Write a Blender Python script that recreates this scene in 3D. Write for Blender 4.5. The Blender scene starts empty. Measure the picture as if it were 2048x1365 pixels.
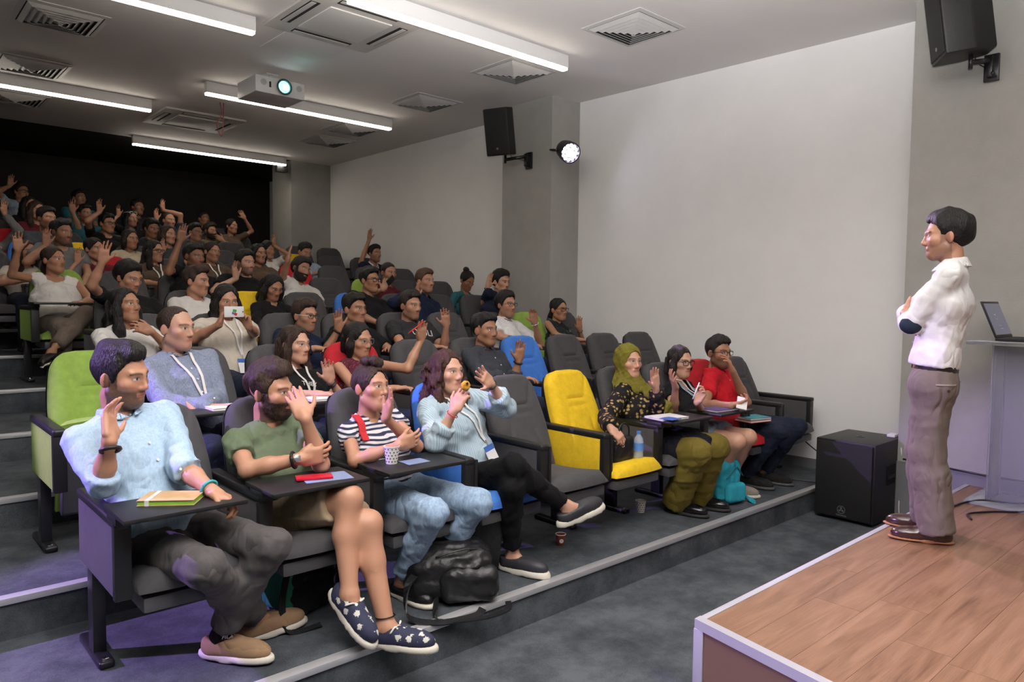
import bpy, bmesh, math, random
import numpy as np
from mathutils import Vector, Matrix

# ------------------------------------------------------------------ camera
FPX, YAW, PITCH, ROLL, CAMH = 1454.2, 0.73631625, -0.05722458, 0.01134748, 1.62
def cam_axes():
    cy, sy = math.cos(YAW), math.sin(YAW)
    fwd = np.array([sy*math.cos(PITCH), cy*math.cos(PITCH), math.sin(PITCH)])
    right = np.array([cy, -sy, 0.0]); up = np.cross(right, fwd)
    r = right*math.cos(ROLL)+up*math.sin(ROLL)
    u = -right*math.sin(ROLL)+up*math.cos(ROLL)
    return r, u, fwd
CR, CU, CF = cam_axes()
CAM = np.array([0.0, 0.0, CAMH])
scene = bpy.context.scene
COL = scene.collection
cd = bpy.data.cameras.new('camera'); cam = bpy.data.objects.new('camera', cd); COL.objects.link(cam)
cd.sensor_width = 36.0; cd.lens = 36.0*FPX/2048.0; cd.clip_start = 0.05; cd.clip_end = 100
cam.matrix_world = Matrix(((CR[0], CU[0], -CF[0], 0), (CR[1], CU[1], -CF[1], 0), (CR[2], CU[2], -CF[2], CAMH), (0, 0, 0, 1)))
scene.camera = cam

# ------------------------------------------------------------------ world, exposure, large lights
world = bpy.data.worlds.new('world'); scene.world = world; world.use_nodes = True
world.node_tree.nodes['Background'].inputs[0].default_value = (0.5, 0.48, 0.5, 1)
world.node_tree.nodes['Background'].inputs[1].default_value = 0.02
vs = scene.view_settings
vs.view_transform = 'Standard'; vs.look = 'None'; vs.gamma = 1.0; vs.use_curve_mapping = False
vs.exposure = 0.0
STRIP_W = 21.0            # emission of the ceiling light diffusers
def add_light(name, kind, loc, target, energy, color, **kw):
    l = bpy.data.lights.new(name, kind); o = bpy.data.objects.new(name, l); COL.objects.link(o)
    o.location = loc
    d = Vector(target)-Vector(loc)
    o.rotation_euler = d.to_track_quat('-Z', 'Y').to_euler()
    l.energy = energy; l.color = color
    for k, v in kw.items(): setattr(l, k, v)
    return o
# violet stage spot high on the left side of the hall, twin of the one on the right column
add_light('stage_spot_violet', 'SPOT', (-2.6, 5.2, 3.1), (1.9, 2.6, 0.55), 1900, (0.52, 0.32, 1.0), spot_size=math.radians(32), spot_blend=0.35, shadow_soft_size=0.05)
# the photographer's flash, bounced off the ceiling just ahead of the camera
add_light('camera_flash', 'SPOT', (-0.05, -0.05, 1.78), (0.9, 0.7, 3.82), 4500, (1.0, 0.98, 0.975), spot_size=math.radians(108), spot_blend=1.0, shadow_soft_size=0.05)

# ------------------------------------------------------------------ pixel to place helpers (photo pixels, 2048 x 1365)
def pray(x, y):
    return CF + CR*((x-1024.0)/FPX) - CU*((y-682.5)/FPX)
def at_y(x, y, Y): r = pray(x, y); return CAM + r*(Y/r[1])
def at_z(x, y, Z): r = pray(x, y); return CAM + r*((Z-CAMH)/r[2])
def at_x(x, y, X): r = pray(x, y); return CAM + r*(X/r[0])
def V(*a): return np.array(a, float)
def nrm(v): v = np.asarray(v, float); return v/(np.linalg.norm(v)+1e-9)

# ------------------------------------------------------------------ materials
MATS = {}
def new_mat(name):
    m = bpy.data.materials.new(name); m.use_nodes = True
    nt = m.node_tree; b = nt.nodes['Principled BSDF']
    return m, nt, b
def pmat(name, col, rough=0.5, metal=0.0, spec=0.5, noise=0.0, nscale=8.0, bump=0.0, bscale=60.0, emit=None, estr=1.0, sheen=0.0, trans=0.0, alpha=1.0, stretch=None, coat=0.0, ior=1.45):
    if name in MATS: return MATS[name]
    m, nt, b = new_mat(name); N = nt.nodes; L = nt.links
    b.inputs['Base Color'].default_value = (*col, 1); b.inputs['Roughness'].default_value = rough
    b.inputs['Metallic'].default_value = metal; b.inputs['Specular IOR Level'].default_value = spec
    b.inputs['IOR'].default_value = ior
    if sheen: b.inputs['Sheen Weight'].default_value = sheen; b.inputs['Sheen Roughness'].default_value = 0.4; b.inputs['Sheen Tint'].default_value = (*[min(1, c*2+.1) for c in col], 1)
    if trans: b.inputs['Transmission Weight'].default_value = trans
    if coat: b.inputs['Coat Weight'].default_value = coat
    if alpha < 1: b.inputs['Alpha'].default_value = alpha
    if emit is not None:
        b.inputs['Emission Color'].default_value = (*emit, 1); b.inputs['Emission Strength'].default_value = estr
    if noise or bump:
        tc = N.new('ShaderNodeTexCoord'); mp = N.new('ShaderNodeMapping'); L.new(tc.outputs['Object'], mp.inputs[0])
        if stretch: mp.inputs['Scale'].default_value = stretch
    if noise:
        n = N.new('ShaderNodeTexNoise'); n.inputs['Scale'].default_value = nscale; n.inputs['Detail'].default_value = 5; n.inputs['Roughness'].default_value = 0.65
        L.new(mp.outputs[0], n.inputs['Vector'])
        r = N.new('ShaderNodeMapRange'); r.inputs['From Min'].default_value = .3; r.inputs['From Max'].default_value = .7
        r.inputs['To Min'].default_value = 1-noise; r.inputs['To Max'].default_value = 1+noise
        L.new(n.outputs['Fac'], r.inputs['Value'])
        mx = N.new('ShaderNodeMix'); mx.data_type = 'RGBA'; mx.blend_type = 'MULTIPLY'; mx.inputs['Factor'].default_value = 1
        mx.inputs['A'].default_value = (*col, 1); L.new(r.outputs[0], mx.inputs['B']); L.new(mx.outputs['Result'], b.inputs['Base Color'])
    if bump:
        n2 = N.new('ShaderNodeTexNoise'); n2.inputs['Scale'].default_value = bscale; n2.inputs['Detail'].default_value = 3
        L.new(mp.outputs[0], n2.inputs['Vector'])
        bp = N.new('ShaderNodeBump'); bp.inputs['Strength'].default_value = bump; bp.inputs['Distance'].default_value = 0.01
        L.new(n2.outputs['Fac'], bp.inputs['Height']); L.new(bp.outputs[0], b.inputs['Normal'])
    MATS[name] = m
    return m
def ramp_mat(name, build, rough=0.7, sheen=0.0):
    """material whose base colour comes from build(nt, object coordinate socket)"""
    if name in MATS: return MATS[name]
    m, nt, b = new_mat(name); b.inputs['Roughness'].default_value = rough
    if sheen: b.inputs['Sheen Weight'].default_value = sheen
    tc = nt.nodes.new('ShaderNodeTexCoord')
    nt.links.new(build(nt, tc.outputs['Object']), b.inputs['Base Color'])
    MATS[name] = m
    return m
def cramp(nt, fac, stops, interp='LINEAR'):
    r = nt.nodes.new('ShaderNodeValToRGB'); r.color_ramp.interpolation = interp
    e = r.color_ramp.elements
    while len(e) < len(stops): e.new(0.5)
    for x, (p, c) in zip(e, stops): x.position = p; x.color = (*c, 1)
    nt.links.new(fac, r.inputs['Fac']); return r.outputs['Color']
def nodemap(nt, vec, scale=(1, 1, 1), rot=(0, 0, 0)):
    mp = nt.nodes.new('ShaderNodeMapping'); mp.inputs['Scale'].default_value = scale; mp.inputs['Rotation'].default_value = rot
    nt.links.new(vec, mp.inputs[0]); return mp.outputs[0]
def tnoise(nt, vec, scale, detail=4, rough=.6, dist=0):
    n = nt.nodes.new('ShaderNodeTexNoise'); n.inputs['Scale'].default_value = scale; n.inputs['Detail'].default_value = detail
    n.inputs['Roughness'].default_value = rough; n.inputs['Distortion'].default_value = dist
    nt.links.new(vec, n.inputs['Vector']); return n.outputs['Fac']
def tvoro(nt, vec, scale, feature='F1', out='Distance', rand=1.0):
    n = nt.nodes.new('ShaderNodeTexVoronoi'); n.feature = feature; n.inputs['Scale'].default_value = scale; n.inputs['Randomness'].default_value = rand
    nt.links.new(vec, n.inputs['Vector']); return n.outputs[out]
def twave(nt, vec, scale, axis='Z', dist=0.0, dscale=2.0):
    n = nt.nodes.new('ShaderNodeTexWave'); n.bands_direction = axis; n.inputs['Scale'].default_value = scale
    n.inputs['Distortion'].default_value = dist; n.inputs['Detail Scale'].default_value = dscale
    nt.links.new(vec, n.inputs['Vector']); return n.outputs['Fac']

BLACK = pmat('black_plastic', (.012, .012, .013), .42, bump=.05, bscale=300)
BLACKM = pmat('black_metal', (.012, .012, .014), .3, spec=.6)
ALU = pmat('aluminium', (.62, .62, .64), .45, metal=.6)
WHITEP = pmat('white_plastic', (.75, .75, .74), .4)
CHROME = pmat('chrome', (.7, .7, .72), .15, metal=1)
GREYP = pmat('grey_plastic', (.07, .07, .075), .5)

# ------------------------------------------------------------------ mesh helpers
def link(o, parent=None):
    COL.objects.link(o)
    if parent is not None: o.parent = parent
    return o
def mesh_obj(name, verts, faces, mat, parent=None, loc=None, smooth=False):
    me = bpy.data.meshes.new(name); me.from_pydata([tuple(v) for v in verts], [], faces); me.update()
    if mat is not None: me.materials.append(mat)
    if smooth: me.polygons.foreach_set('use_smooth', [True]*len(me.polygons))
    o = bpy.data.objects.new(name, me)
    if loc is not None: o.location = loc
    return link(o, parent)
def bm_obj(name, bm, mat, parent=None, loc=None, smooth=False, autosmooth=None):
    me = bpy.data.meshes.new(name); bm.to_mesh(me); bm.free()
    if mat is not None: me.materials.append(mat)
    if smooth: me.polygons.foreach_set('use_smooth', [True]*len(me.polygons))
    if autosmooth: me.set_sharp_from_angle(angle=math.radians(autosmooth))
    o = bpy.data.objects.new(name, me)
    if loc is not None: o.location = loc
    return link(o, parent)
def bm_box(bm, lo, hi, mtx=None):
    lo, hi = np.asarray(lo, float), np.asarray(hi, float)
    vs = [bm.verts.new((x, y, z)) for x in (lo[0], hi[0]) for y in (lo[1], hi[1]) for z in (lo[2], hi[2])]
    for f in ((0, 1, 3, 2), (4, 6, 7, 5), (0, 4, 5, 1), (2, 3, 7, 6), (0, 2, 6, 4), (1, 5, 7, 3)): bm.faces.new([vs[i] for i in f])
    if mtx is not None:
        for v in vs: v.co = mtx @ v.co
    return vs
def box(name, lo, hi, mat, parent=None, bevel=0.0, seg=2, mtx=None, loc=None):
    bm = bmesh.new(); bm_box(bm, lo, hi)
    if bevel: bmesh.ops.bevel(bm, geom=bm.edges[:], offset=bevel, segments=seg, profile=.6, affect='EDGES')
    if mtx is not None: bmesh.ops.transform(bm, matrix=mtx, verts=bm.verts[:])
    return bm_obj(name, bm, mat, parent, loc, smooth=bevel > 0, autosmooth=40 if bevel else None)
def tube_geo(pts, rad, n=8, cap=True):
    pts = [np.asarray(p, float) for p in pts]; verts = []; faces = []
    rads = rad if hasattr(rad, '__len__') else [rad]*len(pts)
    t0 = nrm(pts[1]-pts[0]); ref = V(0, 0, 1) if abs(t0[2]) < .9 else V(1, 0, 0)
    a = nrm(np.cross(t0, ref))
    for i, p in enumerate(pts):
        t = nrm(pts[min(i+1, len(pts)-1)]-pts[max(i-1, 0)])
        a = nrm(a - t*np.dot(a, t)); b = np.cross(t, a)
        for j in range(n):
            th = 2*math.pi*j/n; verts.append(p+(a*math.cos(th)+b*math.sin(th))*rads[i])
    for i in range(len(pts)-1):
        for j in range(n):
            q = (j+1) % n; faces.append((i*n+j, i*n+q, (i+1)*n+q, (i+1)*n+j))
    if cap: faces.append(tuple(range(n))[::-1]); faces.append(tuple(range((len(pts)-1)*n, len(pts)*n)))
    return verts, faces
def tube(name, pts, rad, mat, parent=None, n=8, loc=None):
    if loc is not None: pts = [np.asarray(p)-np.asarray(loc) for p in pts]
    v, f = tube_geo(pts, rad, n); return mesh_obj(name, v, f, mat, parent, loc, smooth=True)
def curve_pts(ctrl, n=8):
    """Catmull-Rom through ctrl"""
    c = [np.asarray(p, float) for p in ctrl]; c = [2*c[0]-c[1]]+c+[2*c[-1]-c[-2]]; out = []
    for i in range(1, len(c)-2):
        for k in range(n):
            t = k/n; p0, p1, p2, p3 = c[i-1:i+3]
            out.append(.5*((2*p1)+(-p0+p2)*t+(2*p0-5*p1+4*p2-p3)*t*t+(-p0+3*p1-3*p2+p3)*t**3))
    out.append(c[-2]); return out
def lathe(name, prof, mat, parent=None, loc=(0, 0, 0), n=24, axis=None, smooth=True):
    """prof: list of (radius, height) along axis z (or axis vector)"""
    verts = []; faces = []
    R = Matrix.Identity(3)
    if axis is not None: R = Vector(axis).to_track_quat('Z', 'Y').to_matrix()
    for r, z in prof:
        for j in range(n):
            th = 2*math.pi*j/n; verts.append(R @ Vector((r*math.cos(th), r*math.sin(th), z)))
    for i in range(len(prof)-1):
        for j in range(n):
            q = (j+1) % n; faces.append((i*n+j, i*n+q, (i+1)*n+q, (i+1)*n+j))
    faces.append(tuple(range(n))[::-1]); faces.append(tuple(range((len(prof)-1)*n, len(prof)*n)))
    o = mesh_obj(name, verts, faces, mat, parent, loc, smooth=smooth)
    if smooth: o.data.set_sharp_from_angle(angle=math.radians(40))
    return o
def empty(name, loc, rz=0.0):
    o = bpy.data.objects.new(name, None); o.location = tuple(loc); o.rotation_euler = (0, 0, rz); o.empty_display_size = .1
    return link(o)
def tag(o, label, cat, group=None, kind=None):
    o['label'] = label; o['category'] = cat
    if group: o['group'] = group
    if kind: o['kind'] = kind
    return o
def struct(o, label=None, cat=None):
    o['kind'] = 'structure'
    if label: o['label'] = label
    if cat: o['category'] = cat
    return o
def text_obj(name, s, size, mat, mtx, parent=None, depth=.0006):
    cu = bpy.data.curves.new(name, 'FONT'); cu.body = s; cu.size = size; cu.align_x = 'CENTER'; cu.align_y = 'CENTER'; cu.extrude = depth
    o = bpy.data.objects.new(name, cu); COL.objects.link(o)
    dg = bpy.context.evaluated_depsgraph_get()
    me = bpy.data.meshes.new_from_object(o.evaluated_get(dg)); bpy.data.objects.remove(o)
    me.materials.clear(); me.materials.append(mat); me.name = name
    o = bpy.data.objects.new(name, me); link(o, parent); o.matrix_local = mtx
    return o
def frame(xa, ya, za, o):
    return Matrix(((xa[0], ya[0], za[0], o[0]), (xa[1], ya[1], za[1], o[1]), (xa[2], ya[2], za[2], o[2]), (0, 0, 0, 1)))
# ------------------------------------------------------------------ room shell
CEIL = 3.82
CARPET = None
def _carpet(nt, v):
    a = tnoise(nt, v, 3.2, 6, .7); b = tnoise(nt, v, 190, 2, .6)
    m = nt.nodes.new('ShaderNodeMath'); m.operation = 'MULTIPLY_ADD'; nt.links.new(b, m.inputs[0]); m.inputs[1].default_value = .35
    nt.links.new(a, m.inputs[2])
    return cramp(nt, m.outputs[0], [(.45, (.020, .025, .031)), (.62, (.047, .055, .064)), (.80, (.092, .103, .115))])
CARPET = ramp_mat('grey_carpet', _carpet, .92)
WALLW = pmat('white_wall_paint', (.85, .845, .84), .75, noise=.03, nscale=2, bump=.03, bscale=120)
WALLG = pmat('grey_concrete_paint', (.35, .345, .32), .75, noise=.06, nscale=4, bump=.1, bscale=80)
CEILM = pmat('ceiling_paint', (.70, .68, .665), .8, noise=.02, nscale=2)
BLKW = pmat('black_wall_paint', (.012, .0115, .010), .8, noise=.3, nscale=1)
BASEM = pmat('grey_baseboard', (.20, .20, .21), .5)
XL, XR, YB = -3.6, 6.6, 13.6
struct(box('floor', (XL, -4.2, -.1), (XR, 2.56, 0), CARPET))
RY0 = lambda r: 3.2+1.04*(r-1)                  # leg line of seat row r
NOSE = lambda r: 2.555+1.04*(r-1)               # front edge of tier r
def TZ(r): return .175*r if r <= 5 else .875+.19*(r-5)
for r in range(1, 11):
    y1 = NOSE(r+1)+.02 if r < 10 else YB
    z0 = TZ(r-1) if r > 1 else 0
    o = struct(box('floor_tier', (XL, NOSE(r), z0-.12), (XR, y1, TZ(r)), CARPET), )
    t = struct(box('trim_%d' % r, (XL, NOSE(r)-.012, TZ(r)-.022), (XR, NOSE(r)+.042, TZ(r)+.006), ALU, bevel=.003))
# ceiling: a front slab and a black one over the back rows
struct(box('ceiling', (XL, -4.2, CEIL), (XR, 11.2, CEIL+.12), CEILM))
struct(box('ceiling_dark', (XL, 11.2, CEIL+.001), (XR, YB+.1, CEIL+.12), BLKW))
struct(box('wall_back', (XL, YB, 0), (XR, YB+.1, CEIL), BLKW))
struct(box('wall_left', (XL-.1, -4.2, 0), (XL, YB, CEIL), WALLG))
struct(box('wall_front', (XL, -4.3, 0), (XR, -4.2, CEIL), WALLG))
def prism(name, poly, z0, z1, mat, parent=None):
    n = len(poly); v = [(x, y, z0) for x, y in poly]+[(x, y, z1) for x, y in poly]
    f = [tuple(range(n))[::-1], tuple(range(n, 2*n))]+[(i, (i+1) % n, n+(i+1) % n, n+i) for i in range(n)]
    o = mesh_obj(name, v, f, mat, parent)
    bm = bmesh.new(); bm.from_mesh(o.data); bmesh.ops.recalc_face_normals(bm, faces=bm.faces[:]); bm.to_mesh(o.data); bm.free()
    return o
WN = lambda y: 6.21-(y-2.0)*(.13/3.6)          # front white panel, very slightly splayed
struct(prism('wall_right', [(WN(1.9), 1.9), (WN(5.7), 5.7), (XR, 5.7), (XR, 1.9)], 0, CEIL, WALLW))
struct(prism('wall_right_rear', [(6.0, 6.3), (6.0, 13.6), (XR, 13.6), (XR, 6.3)], 0, CEIL, WALLW))
struct(prism('wall_right_column', [(5.64, 5.62), (5.64, 6.42), (XR, 6.42), (XR, 5.62)], 0, CEIL, WALLG))
struct(prism('wall_right_column_rear', [(5.30, 11.2), (5.30, 11.9), (XR, 11.9), (XR, 11.2)], 0, CEIL, WALLG))
struct(prism('wall_right_column_front', [(5.80, -4.2), (5.80, 2.06), (XR, 2.06), (XR, -4.2)], 0, CEIL, WALLG))
# baseboards along the right side
struct(prism('baseboard_right', [(WN(2.06)-.012, 2.06), (WN(3.6)-.012, 3.6), (WN(3.6)+.01, 3.6), (WN(2.06)+.01, 2.06)], .0, .26, BASEM))
struct(prism('baseboard_stage', [(5.785, -4.2), (5.785, 2.06), (5.81, 2.06), (5.81, -4.2)], .0, .44, BASEM))

# ------------------------------------------------------------------ stage with laminate planks
STZ = .35
def _wood(nt, v):
    v2 = nodemap(nt, v, (1.0, 9.0, 9.0))
    oi = nt.nodes.new('ShaderNodeObjectInfo')
    ad = nt.nodes.new('ShaderNodeVectorMath'); ad.operation = 'ADD'
    cb = nt.nodes.new('ShaderNodeCombineXYZ')
    ml = nt.nodes.new('ShaderNodeMath'); ml.operation = 'MULTIPLY'; ml.inputs[1].default_value = 37
    nt.links.new(oi.outputs['Random'], ml.inputs[0]); nt.links.new(ml.outputs[0], cb.inputs[0]); nt.links.new(ml.outputs[0], cb.inputs[1])
    nt.links.new(v2, ad.inputs[0]); nt.links.new(cb.outputs[0], ad.inputs[1])
    a = tnoise(nt, ad.outputs[0], 1.6, 8, .62, .9)
    w = nt.nodes.new('ShaderNodeTexNoise'); w.inputs['Scale'].default_value = 14; w.inputs['Detail'].default_value = 3
    v3 = nodemap(nt, ad.outputs[0], (.35, 2.2, 2.2)); nt.links.new(v3, w.inputs['Vector'])
    mm = nt.nodes.new('ShaderNodeMath'); mm.operation = 'MULTIPLY_ADD'; mm.inputs[1].default_value = .32; nt.links.new(w.outputs['Fac'], mm.inputs[0]); nt.links.new(a, mm.inputs[2])
    m3 = nt.nodes.new('ShaderNodeMath'); m3.operation = 'MULTIPLY_ADD'; m3.inputs[1].default_value = .05; nt.links.new(oi.outputs['Random'], m3.inputs[0]); nt.links.new(mm.outputs[0], m3.inputs[2])
    return cramp(nt, m3.outputs[0], [(.45, (.115, .056, .026)), (.60, (.195, .104, .053)), (.76, (.255, .142, .076)), (.92, (.30, .175, .098))])
WOOD = ramp_mat('oak_laminate', _wood, .38)
stage = empty('stage', (2.42, -3.5, 0))
stage['kind'] = 'structure'; stage['label'] = 'low wooden stage platform with aluminium edging'
ox, oy = 2.42, -3.5
def stp(o): o.location = Vector(o.location)-Vector((ox, oy, 0)); o.parent = stage; return o
stp(prism('stage_core', [(2.46, 1.57), (2.30, .7), (2.30, -3.5), (5.78, -3.5), (5.78, 1.57)], 0, STZ-.012, pmat('stage_core', (.15, .09, .05), .7)))
def clipx(y): return 2.475 if y > 1.6 else 2.475-(1.6-max(y, .7))*.18     # left edge of the deck is slightly skewed
random.seed(3)
pw = .192; rows = int((1.585+3.4)/pw)+1; PL = 1.285
for i in range(rows):
    y1 = 1.578-i*pw; y0 = y1-pw+.0012
    x = clipx(y1)+.02-random.uniform(0, PL)
    while x < 5.76:
        a, b = max(x, clipx(y1)+.02), min(x+PL-.0012, 5.78)
        if b-a > .03:
            a2 = max(x, clipx(y0)+.02)
            bm = bmesh.new()
            lo = [(a2, y0), (b, y0), (b, y1), (a, y1)]
            vv = [bm.verts.new((px-a, py-y0, z)) for z in (STZ-.012, STZ) for px, py in lo]
            for f in ((3, 2, 1, 0), (4, 5, 6, 7), (0, 1, 5, 4), (1, 2, 6, 5), (2, 3, 7, 6), (3, 0, 4, 7)): bm.faces.new([vv[k] for k in f])
            stp(bm_obj('plank', bm, WOOD, loc=(a, y0, 0)))
        x += PL
# upright boards of the side face
xs0 = 0
yy = 1.572
while yy > -3.4:
    y0 = max(yy-.192+.002, -3.4)
    bm = bmesh.new()
    lo = [(clipx(y0)-.004, y0), (clipx(y0)+.012, y0), (clipx(yy)+.012, yy), (clipx(yy)-.004, yy)]
    c0 = (clipx(y0), y0)
    vv = [bm.verts.new((z, py-c0[1], c0[0]-px)) for z in (.012, STZ-.03) for px, py in lo]
    for f in ((3, 2, 1, 0), (4, 5, 6, 7), (0, 1, 5, 4), (1, 2, 6, 5), (2, 3, 7, 6), (3, 0, 4, 7)): bm.faces.new([vv[k] for k in f])
    bmesh.ops.recalc_face_normals(bm, faces=bm.faces[:])
    o = bm_obj('side_board', bm, WOOD); o.rotation_euler = (0, -math.pi/2, 0); o.location = (c0[0], c0[1], 0); stp(o)
    yy -= .192
# front (audience side) face and metal edging
stp(box('front_face', (2.475, 1.572, .005), (5.78, 1.585, STZ-.03), WOOD))
stp(box('edge_trim', (2.462, 1.572, STZ-.034), (5.79, 1.602, STZ+.004), ALU, bevel=.003))
stp(prism('edge_trim', [(2.456, 1.604), (clipx(.7)-.018, .7), (clipx(.7)+.022, .7), (2.496, 1.604)], STZ-.034, STZ+.0045, ALU))
stp(box('edge_trim', (clipx(.7)-.018, -3.5, STZ-.034), (clipx(.7)+.022, .7, STZ+.0045), ALU, bevel=.003))
stp(box('corner_trim', (2.452, 1.562, 0), (2.486, 1.606, STZ-.034), ALU, bevel=.003))
p = at_z(1442, 1264, STZ-.018)
stp(box('red_sticker', (p[0]-.004, p[1]-.012, STZ-.028), (p[0]+.001, p[1]+.012, STZ-.008), pmat('red_sticker', (.6, .03, .03), .4)))

# ------------------------------------------------------------------ ceiling lights
LAMPW = pmat('lamp_housing', (.72, .72, .72), .5)
LAMPE = pmat('lamp_diffuser', (.9, .9, .9), .4, emit=(1.0, .90, .77), estr=STRIP_W)
def strip(x0, x1, y, lab):
    t = empty('ceiling_light', (x0, y, CEIL-.0))
    h = box('housing', (0, -.035, -.112), (x1-x0, .035, -.001), LAMPW, t, bevel=.002)
    d = box('diffuser', (.004, -.031, -.134), (x1-x0-.004, .031, -.112), LAMPE, t, bevel=.006)
    tag(t, lab, 'ceiling light', 'linear ceiling lights')
strip(2.64, 4.84, 4.66, 'long linear ceiling light between the air conditioner and the square vents')
strip(.22, 2.42, 5.75, 'linear ceiling light cut by the top edge left of the air conditioner')
strip(2.75, 4.98, 7.77, 'linear ceiling light passing behind the white projector')
strip(.36, 2.56, 8.94, 'linear ceiling light at left running out of the frame')
strip(2.92, 5.14, 11.05, 'rearmost linear ceiling light in front of the black wall')
strip(2.6, 4.8, 1.55, 'linear ceiling light over the stage front, outside the picture')
strip(.2, 2.4, 2.65, 'linear ceiling light over the front floor, outside the picture')
strip(2.6, 4.8, -1.55, 'linear ceiling light over the stage rear, outside the picture')
strip(.2, 2.4, -.45, 'linear ceiling light above the photographer, outside the picture')

# ------------------------------------------------------------------ vents, air conditioners, hatch
VENTM = pmat('vent_paint', (.52, .51, .50), .5)
DARKV = pmat('vent_void', (.02, .02, .02), .9)
def ring(name, a, b, za, zb, mat, parent, th=.004):
    """square louvre ring sloping from half-size a (height za) to half-size b (height zb)"""
    bm = bmesh.new(); V4 = lambda s, z: [bm.verts.new((s*x, s*y, z)) for x, y in ((-1, -1), (1, -1), (1, 1), (-1, 1))]
    A, B, C, D = V4(a, za), V4(b, zb), V4(b, zb+th), V4(a, za+th)
    for P, Q in ((A, B), (B, C), (C, D), (D, A)):
        for i in range(4): bm.faces.new((P[i], P[(i+1) % 4], Q[(i+1) % 4], Q[i]))
    return bm_obj(name, bm, mat, parent)
def vent(px, lab):
    p = at_z(px[0], px[1], CEIL)
    t = empty('ceiling_vent', (p[0], p[1], CEIL))
    box('backing', (-.27, -.27, -.004), (.27, .27, -.001), DARKV, t)
    ring('frame', .30, .265, -.006, -.012, VENTM, t, .006)
    for k in range(6):
        a = .255-k*.042
        ring('louvre', a, a-.036, -.014+.001*k, -.052+.004*k, VENTM, t, .003) if False else ring('louvre', a, a-.034, -.012-.004*k, -.034-.004*k, VENTM, t, .003)
    box('centre_plate', (-.012, -.012, -.062), (.012, .012, -.058), VENTM, t)
    tag(t, lab, 'vent', 'square ceiling vents')
vent((1267, 56), 'square louvred ceiling vent nearest the white side wall at top right')
vent((1028, 143), 'square louvred ceiling vent just below the end of the long front light')
vent((850, 205), 'square louvred ceiling vent between projector light and wall speaker')
vent((705, 258), 'square ceiling vent partly hidden by the light beside the projector')
vent((655, 282), 'small far square ceiling vent near the rear light and pale wall')
vent((120, 36), 'square louvred ceiling vent in the top left corner')
vent((62, 132), 'square ceiling vent at the left edge above the long light')
vent((30, 195), 'square ceiling vent below the left light at the picture edge')
def cassette(px, lab, open_=False):
    p = at_z(px[0], px[1], CEIL)
    t = empty('air_conditioner', (p[0], p[1], CEIL))
    m = pmat('cassette_plastic', (.50, .48, .46), .5)
    box('panel', (-.475, -.475, -.028), (.475, .475, -.001), m, t, bevel=.012)
    g = box('grille_cover', (-.27, -.27, -.040), (.27, .27, -.028), pmat('cassette_cover', (.60, .59, .57), .5), t, bevel=.006)
    for k in range(4):
        M = Matrix.Rotation(k*math.pi/2, 4, 'Z')
        box('air_slot', (-.26, -.425, -.0300), (.26, -.345, -.0275), DARKV, t, mtx=M)
        box('flap', (-.25, -.415, -.034), (.25, -.375, -.030), m, t, bevel=.001, mtx=M @ Matrix.Translation((0, 0, 0)))
    return tag(t, lab, 'air conditioner', 'ceiling cassette air conditioners')
cassette((690, 43), 'large ceiling cassette air conditioner at the top centre')
a2 = cassette((388, 240), 'far ceiling cassette air conditioner with open cover above the rear rows')
o = box('hatch', (-.3, -.3, -.006), (.3, .3, -.0005), CEILM, loc=tuple(at_z(615, 92, CEIL)), bevel=.002)
tag(o, 'flush square ceiling hatch in front of the projector', 'hatch')
pc = at_z(440, 205, CEIL)
o = tube('red_cable', curve_pts([pc, pc+V(.02, 0, -.12), pc+V(-.03, .02, -.25), pc+V(.0, -.02, -.38), pc+V(.03, .0, -.28), pc+V(.04, 0, 0)], 6), .005, pmat('red_cable', (.22, .02, .02), .5), loc=pc)
tag(o, 'loop of red cable hanging from the ceiling', 'cable')
# ------------------------------------------------------------------ projector
pm = at_z(540, 150, CEIL)
t = empty('projector', (pm[0], pm[1], CEIL))
PW = pmat('projector_white', (.62, .62, .62), .45)
box('body', (-.25, -.24, -.25), (.25, .2, -.09), PW, t, bevel=.012)
box('mount_plate', (-.06, -.06, -.012), (.06, .06, -.0005), PW, t, bevel=.002)
tube('mount_pole', [(0, 0, -.01), (0, 0, -.09)], .018, PW, t)
for sx in (-.05, .05): tube('mount_arm', [(0, 0, -.05), (sx, .03, -.092)], .008, PW, t)
lathe('lens_ring', [(.075, -.25), (.078, -.262), (.062, -.268), (.058, -.24)], pmat('lens_ring', (.03, .06, .065), .3), t, loc=(.03, 0, -.165), axis=(0, 1, 0), n=24)
lathe('lens', [(.057, -.255), (.04, -.262), (.0, -.264)], pmat('lens_glow', (.05, .3, .3), .1, emit=(.25, .95, .95), estr=3.0), t, loc=(.03, 0, -.165), axis=(0, 1, 0), n=20)
lathe('lamp_spot', [(.026, -.266), (.02, -.268), (0, -.268)], pmat('lens_core', (1, 1, 1), .1, emit=(.9, 1, 1), estr=25.0), t, loc=(.04, 0, -.165), axis=(0, 1, 0), n=16)
for sx in (-.17, .19): lathe('vent_disc', [(.03, -.2405), (.03, -.243), (.0, -.243)], pmat('projector_grey', (.4, .4, .4), .6), t, loc=(sx, 0, -.15), axis=(0, 1, 0), n=16)
box('sensor', (-.115, -.243, -.19), (-.095, -.238, -.135), BLACK, t, bevel=.002)
tag(t, 'white ceiling projector with glowing teal lens', 'projector')
l = add_light('projector_glow', 'SPOT', (pm[0]+.03, pm[1]-.30, CEIL-.165), (pm[0]+.1, pm[1]-1.2, CEIL), 1.6, (.35, 1.0, .9), spot_size=math.radians(60), spot_blend=1.0, shadow_soft_size=.02)

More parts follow.
